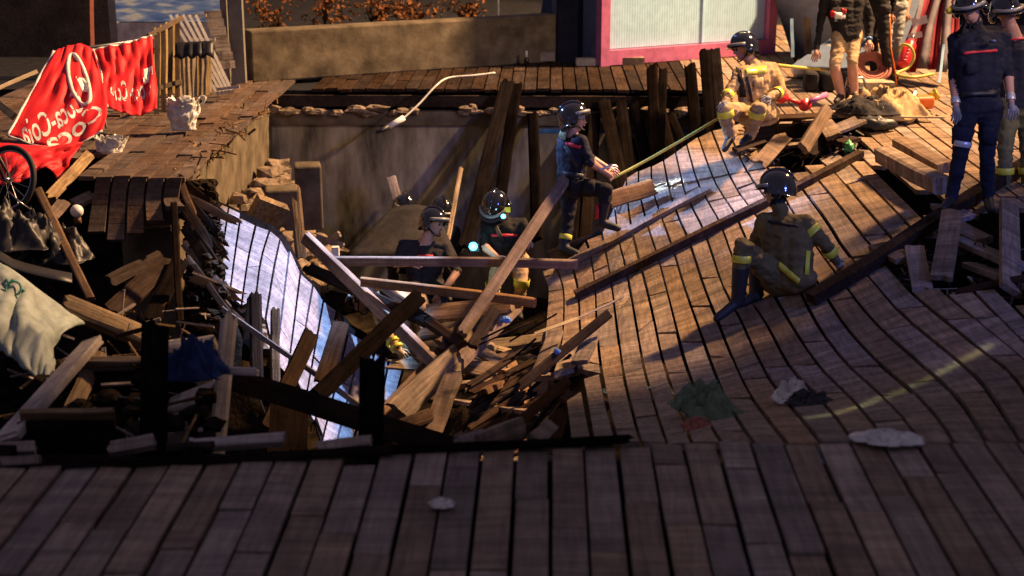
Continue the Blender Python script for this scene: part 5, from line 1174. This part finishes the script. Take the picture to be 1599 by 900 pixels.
# dark sheet in the pit
b = MB(); rows = []
for v in range(9):
    t = v / 8; rows.append([at(608 - 72 * t + (70 + 110 * t) * u, 328 + 78 * t - 6 * math.sin(u * 3), 16.35 - .8 * t + .05 * math.sin(u * 7 + t * 3)) for u in [q / 10 for q in range(11)]])
b.sheet(rows, .02); tag(b.build('tarpaulin', M['charcoal'], None, True), 'dark grey sheet sloping in the pit behind the man looking right', 'sheet')
B('plank', 'pale plank end standing behind the dark sheet', (622,318,16.9), (612,278,17.0), 14, .04, 'palewood', (.1,.2))
for (x0,y0,x1,y1,d) in ((495,372,536,384,'upper'),(500,384,530,366,'lower')): B('board', d + ' thin pale board lying in the back corner of the pit', (x0,y0,16.4),(x1,y1,16.2), 10, .03, 'palewood', (.2,.2), cat='board')
b = MB(); b.box(at(524,393,14.8), (.07, .07, .10)); tag(b.build('small_lamp', M['white']), 'small white box lying by the end of the level beam', 'box')
# white folded board held by the climbing firefighter
b = MB(); b.box(at(946,262,14.05), (.12, .02, .10), CR @ Matrix.Rotation(.4, 3, 'Z')); tag(b.build('clip_board', M['silver']), 'small grey board held by the climbing firefighter', 'board')
# ---------------------------------------------------------------- left: banners, bags, bicycle, canvas
def patch(rows_px, nr, nc, zf=None, amp=0.0, seed=0, fold=(3, 9)):
    C = [catmull([at(*p) for p in r], nc) for r in rows_px]; out = []
    cols = [catmull([C[i][j] for i in range(len(C))], nr) for j in range(nc)]
    for i in range(nr):
        row = []
        for j in range(nc):
            u, v = j / (nc - 1), i / (nr - 1); p = cols[j][i]
            p = p + camdir(.15, .1, 1) * amp * (noise.noise(Vector((u * fold[1] + v * 2.2, v * fold[0] - u, seed))) + .5 * noise.noise(Vector((u * fold[1] * 2.1 + v * 4, v * fold[0] * 2, seed + 4))))
            row.append(p)
        out.append(row)
    return out
def text_on(rows, txt, u0, v0, u1, v1, height, parent, mat, mirror=False, shear=.25, off=.012, name='lettering'):
    cu = bpy.data.curves.new('t', 'FONT'); cu.body = txt; cu.size = 1; cu.shear = shear; cu.resolution_u = 3; cu.offset = .012
    to = bpy.data.objects.new('t', cu); COL.objects.link(to); dg = bpy.context.evaluated_depsgraph_get(); me = bpy.data.meshes.new_from_object(to.evaluated_get(dg)); bpy.data.objects.remove(to)
    xs = [v.co.x for v in me.vertices]; x0, x1 = min(xs), max(xs); nr, nc = len(rows), len(rows[0])
    import bmesh
    bm = bmesh.new(); bm.from_mesh(me); bmesh.ops.triangulate(bm, faces=bm.faces[:]); bmesh.ops.subdivide_edges(bm, edges=bm.edges[:], cuts=1)
    du, dv = u1 - u0, v1 - v0; ln = math.hypot(du, dv); pu, pv = dv / ln, -du / ln
    for v in bm.verts:
        t = (v.co.x - x0) / (x1 - x0); t = 1 - t if mirror else t; hh = (v.co.y - .35) * height
        u = min(.995, max(.005, u0 + du * t + pu * hh)); w_ = min(.995, max(.005, v0 + dv * t + pv * hh))
        fi, fj = w_ * (nr - 1), u * (nc - 1); i, j = min(nr - 2, int(fi)), min(nc - 2, int(fj)); a, c = fi - i, fj - j
        p = (rows[i][j] * (1 - a) * (1 - c) + rows[i + 1][j] * a * (1 - c) + rows[i][j + 1] * (1 - a) * c + rows[i + 1][j + 1] * a * c); v.co = p + camdir(.15, .1, 1) * off
    bm.to_mesh(me); bm.free(); org = rows[nr // 2][nc // 2]; me.transform(Matrix.Translation(-org)); me.materials.clear(); me.materials.append(M[mat]); me.update()
    return link(name, me, org, parent)
def surf(rows, u, v, off=.012):
    nr, nc = len(rows), len(rows[0]); fi, fj = v * (nr - 1), u * (nc - 1); i, j = min(nr - 2, int(fi)), min(nc - 2, int(fj)); a, c = fi - i, fj - j
    return rows[i][j] * (1 - a) * (1 - c) + rows[i + 1][j] * a * (1 - c) + rows[i][j + 1] * (1 - a) * c + rows[i + 1][j + 1] * a * c + camdir(.15, .1, 1) * off
R1 = patch([[(84,80,15.2),(108,72,15.3),(130,70,15.35),(147,80,15.3)],[(62,120,14.9),(96,118,14.95),(128,118,15.0),(160,128,15.0)],[(38,165,14.6),(82,172,14.6),(122,172,14.7),(168,170,14.75)],[(12,212,14.3),(62,228,14.3),(112,230,14.4),(160,204,14.5)]], 30, 30, amp=.05, seed=2)
b = MB(); b.sheet(R1, .008); ban1 = b.build('banner', M['red'], None, True); tag(ban1, 'large red banner with white lettering draped over a slanting frame, far left', 'banner')
text_on(R1, 'Coca-Cola', .12, .93, .66, .56, .36, ban1, 'white', mirror=True)
text_on(R1, 'Coca', .40, .97, .92, .70, .28, ban1, 'white', mirror=True)
b = MB()
ring = [surf(R1, .60 + .17 * math.cos(a) + .17 * math.sin(a) * .55, .37 + .25 * math.sin(a) + .08 * math.cos(a), .014) for a in [2 * math.pi * q / 40 for q in range(41)]]
b.tube(ring, .022, 6); b.build('emblem_ring', M['white'], ban1, True)
b = MB(); b.sheet([[surf(R1, .56 + .16 * s + .13 * t, .36 + .14 * t + .02 * s, .012) for s in (0, .5, 1)] for t in (0, .5, 1)], .004); b.build('emblem_block', M['white'], ban1)
b = MB(); b.tube([R1[i][0] for i in range(0, 30)], .016, 6); b.build('white_edge', M['white'], ban1, True)
b = MB(); b.tube([R1[29][j] for j in range(0, 30)], .010, 6); b.build('white_edge', M['white'], ban1, True)
R2 = patch([[(145,78,15.5),(175,72,15.6),(205,66,15.7),(237,56,15.8)],[(158,112,15.4),(185,112,15.45),(212,108,15.55),(241,104,15.6)],[(160,142,15.2),(188,154,15.2),(216,152,15.3),(245,142,15.35)],[(168,168,15.0),(190,176,15.0),(218,181,15.1),(245,170,15.2)]], 28, 28, amp=.055, seed=7)
b = MB(); b.sheet(R2, .008); ban2 = b.build('banner', M['red'], None, True); tag(ban2, 'smaller red banner with white script hanging beside the picket fence', 'banner')
text_on(R2, 'Coca-Cola', .16, .62, .90, .62, .42, ban2, 'white', mirror=True)
b = MB(); b.sheet([[surf(R2, .80 + .16 * s, .38 + .20 * t, .012) for s in (0, .5, 1)] for t in (0, .5, 1)], .004); b.build('emblem_block', M['white'], ban2)
b = MB(); b.tube([R2[0][j] for j in range(0, 28)], .013, 6); b.build('white_edge', M['white'], ban2, True)
b = MB(); b.tube([R2[i][0] for i in range(0, 28)], .013, 6); b.build('white_edge', M['white'], ban2, True)
R3 = patch([[(-30,222,13.9),(30,226,14.0),(80,228,14.1),(130,222,14.2)],[(-30,255,13.7),(30,250,13.8),(85,258,13.9),(104,262,14.0)],[(-30,292,13.6),(30,285,13.6),(70,262,13.8),(92,284,13.9)]], 22, 26, amp=.08, seed=12)
b = MB(); b.sheet(R3, .008); tag(b.build('banner', M['red'], None, True), 'crumpled red banner cloth hanging behind the bicycle wheel', 'banner')
frm = thing('banner_stand', 'slanting grey metal stand carrying the red banners', 'stand', at(100, 230, 14.6))
for a, e in (((86,84,15.3),(14,214,14.4)),((147,84,15.45),(166,200,14.7)),((84,82,15.35),(240,60,15.95)),((96,232,14.4),(104,270,14.1)),((124,228,14.5),(130,258,14.2))):
    b = MB(); b.tube([at(*a), at(*e)], .014, 6); b.build('tube', M['galv'], frm, True)
def bag_obj(label, px, py, z, w_, h_, seed, mat='bag'):
    o = thing('plastic_bag', label, 'bag', at(px, py + h_ / 2, z)); b = MB(); rows = []
    k = FPX / z
    for v in range(26):
        t = v / 25; rad = (w_ / 2 / k) * (1.0 - .30 * t); row = []
        for u in range(49):
            a = 2 * math.pi * u / 48; n_ = noise.noise(Vector((math.cos(a) * 1.7, math.sin(a) * 1.7, t * 3 + seed))); n2 = .55 - 1.5 * abs(noise.noise(Vector((math.cos(a) * 3.1, math.sin(a) * 3.1, t * 4 + seed)))) - .5 * abs(noise.noise(Vector((math.cos(a) * 7, math.sin(a) * 7, t * 9 + seed))))
            r_ = rad * (.95 + .22 * n_ + .26 * n2); row.append(at(px, py - h_ / 2 + h_ * t, z) + Vector((math.cos(a) * r_, math.sin(a) * r_ * .6, .10 * n2 * (1 - t))))
        rows.append(row)
    c = at(px, py + h_ / 2 - 1, z); rows.append([c] * 49); b.sheet(rows, .004); b.build('film', M[mat], o, True)
    for s in (1,) if h_ > 40 else ():
        p = at(px + s * w_ * .4, py - h_ * .42, z); b = MB(); b.tube(catmull([p, p + camdir(s * .6, .8, 0) * .08, p + camdir(s * 1, .5, .1) * .11, p + camdir(s * .5, -.5, .1) * .06], 10), .012, 6); b.build('handle', M[mat], o, True)
    return o
bag_obj('white plastic carrier bag standing on the left boardwalk', 286, 180, 15.3, 52, 46, 1.0)
bag_obj('small pale crumpled bag lying beside the large red banner', 172, 232, 14.4, 50, 26, 4.0, 'bag')
b = MB(); p = at(120, 330, 13.0); b.ball(p, .058, nu=20, nv=14); lb = tag(b.build('globe', M['white'], None, True), 'white round globe lying below the left boardwalk', 'globe'); b = MB(); b.tube([p - UP * .05, p - UP * .11], [.03, .035], 12); b.build('base', M['plank'], lb, True)
# bicycle lying at the left edge
bk = thing('bicycle', 'black bicycle lying at the left edge before the red cloth', 'bicycle', at(10, 335, 12.8))
wc = at(12, 281, 12.8); wax = camdir(-.42, .1, 1)
def wheel(c, ax, R):
    b = MB(); b.torus(c, R, .024, ax, 44, 8); w_ = b.build('wheel', M['rubber'], bk, True)
    b = MB(); b.torus(c, R - .028, .010, ax, 44, 6); b.build('rim', M['steel'], w_, True)
    b = MB(); b.tube([c - ax * .045, c + ax * .045], .022, 10); b.build('hub', M['steel'], w_, True)
    x = ax.orthogonal().normalized(); y = ax.cross(x)
    for k in range(18): a = 2 * math.pi * k / 18; b = MB(); b.tube([c + ax * (.03 if k % 2 else -.03), c + (x * math.cos(a) + y * math.sin(a)) * (R - .03)], .0025, 4); b.build('spoke', M['steel'], w_)
wheel(wc, wax, .285)
wc2 = at(-150, 330, 12.6); wheel(wc2, wax, .285)
for a, e, r in ((wc + wax * .05, at(-20, 205, 12.9), .014), (wc - wax * .05, at(-22, 207, 12.95), .014), (at(-20, 206, 12.92), at(-105, 300, 12.7), .018), (at(-105, 300, 12.7), wc2, .014), (at(-30, 222, 12.9), at(-120, 225, 12.75), .016), (at(-120, 225, 12.75), at(-105, 300, 12.7), .016)):
    b = MB(); b.tube([a, e], r, 8); b.build('frame_tube', M['black'], bk, True)
b = MB(); b.tube(catmull([at(-20, 204, 12.92), at(-8, 190, 12.8), at(-30, 180, 12.6), at(-60, 186, 12.6)], 12), .012, 8); b.build('handlebar', M['black'], bk, True)
b = MB(); b.ball(at(-122, 214, 12.75), (.13, .07, .035), nu=12, nv=8); b.build('saddle', M['black'], bk, True)
b = MB(); b.tube(catmull([at(14, 300, 12.7), at(30, 315, 12.6), at(50, 330, 12.7), at(62, 345, 12.8)], 12), .008, 6); b.build('cable', M['steel'], bk, True)
# dark curved guard and clutter below it
b = MB(); b.sheet([[at(x, 396 + 34 * (x / 110) ** .6 + v * 14 if x > 0 else 396 + v * 14, 12.0 - .3 * v) for x in (-25, 0, 18, 38, 60, 85, 112)] for v in (0, .5, 1)], .02); tag(b.build('mudguard', M['black'], None, True), 'black curved plastic guard lying below the bicycle', 'guard')
crumple('bag', 'dark rubbish bag slumped under the bicycle', 'bag', at(20, 390, 12.4), (.36, .30), 'black', 3.3, .4, 36)
crumple('bag', 'black rubbish bag below the long brown lath', 'bag', at(85, 412, 12.6), (.30, .26), 'black', 5.9, .36, 36)
# pale canvas with a green mark
T1 = patch([[(-30,398,10.2),(20,424,10.2),(70,462,10.3),(133,506,10.4)],[(-30,440,10.0),(25,470,9.95),(62,500,9.95),(112,512,10.2)],[(-30,486,9.8),(30,508,9.7),(64,530,9.65),(82,540,9.9)],[(-30,520,9.7),(30,545,9.55),(62,566,9.5),(84,560,9.7)],[(0,545,9.6),(44,580,9.45),(70,606,9.4),(86,590,9.5)]], 36, 36, amp=.085, seed=21, fold=(2.5, 7))
b = MB(); b.sheet(T1, .012); can = b.build('canvas', M['tarp'], None, True); tag(can, 'pale greenish canvas with a green mark hanging at the left edge', 'canvas')
b = MB(); b.torus(surf(T1, .33, .19, .02), .05, .008, camdir(.2, .35, 1), 20, 6); b.build('green_mark', M['green'], can, True)
b = MB(); b.tube([surf(T1, .25, .13, .02), surf(T1, .36, .29, .02)], .008, 6); b.build('green_mark', M['green'], can, True)
b = MB(); b.tube([surf(T1, .30, .1, .02), surf(T1, .44, .14, .02)], .008, 6); b.build('green_mark', M['green'], can, True)
crumple('cloth', 'dark blue cloth snagged on the pale pole', 'cloth', at(305, 592, 9.0), (.20, .16), 'bluecloth', 2.7, .26, 34)
b = MB(); b.tube([at(298, 693, 7.5), at(299, 684, 7.5)], [.012, .010], 8); tag(b.build('bolt', M['steel'], None, True), 'small shiny bolt on the pale broad slab', 'bolt')
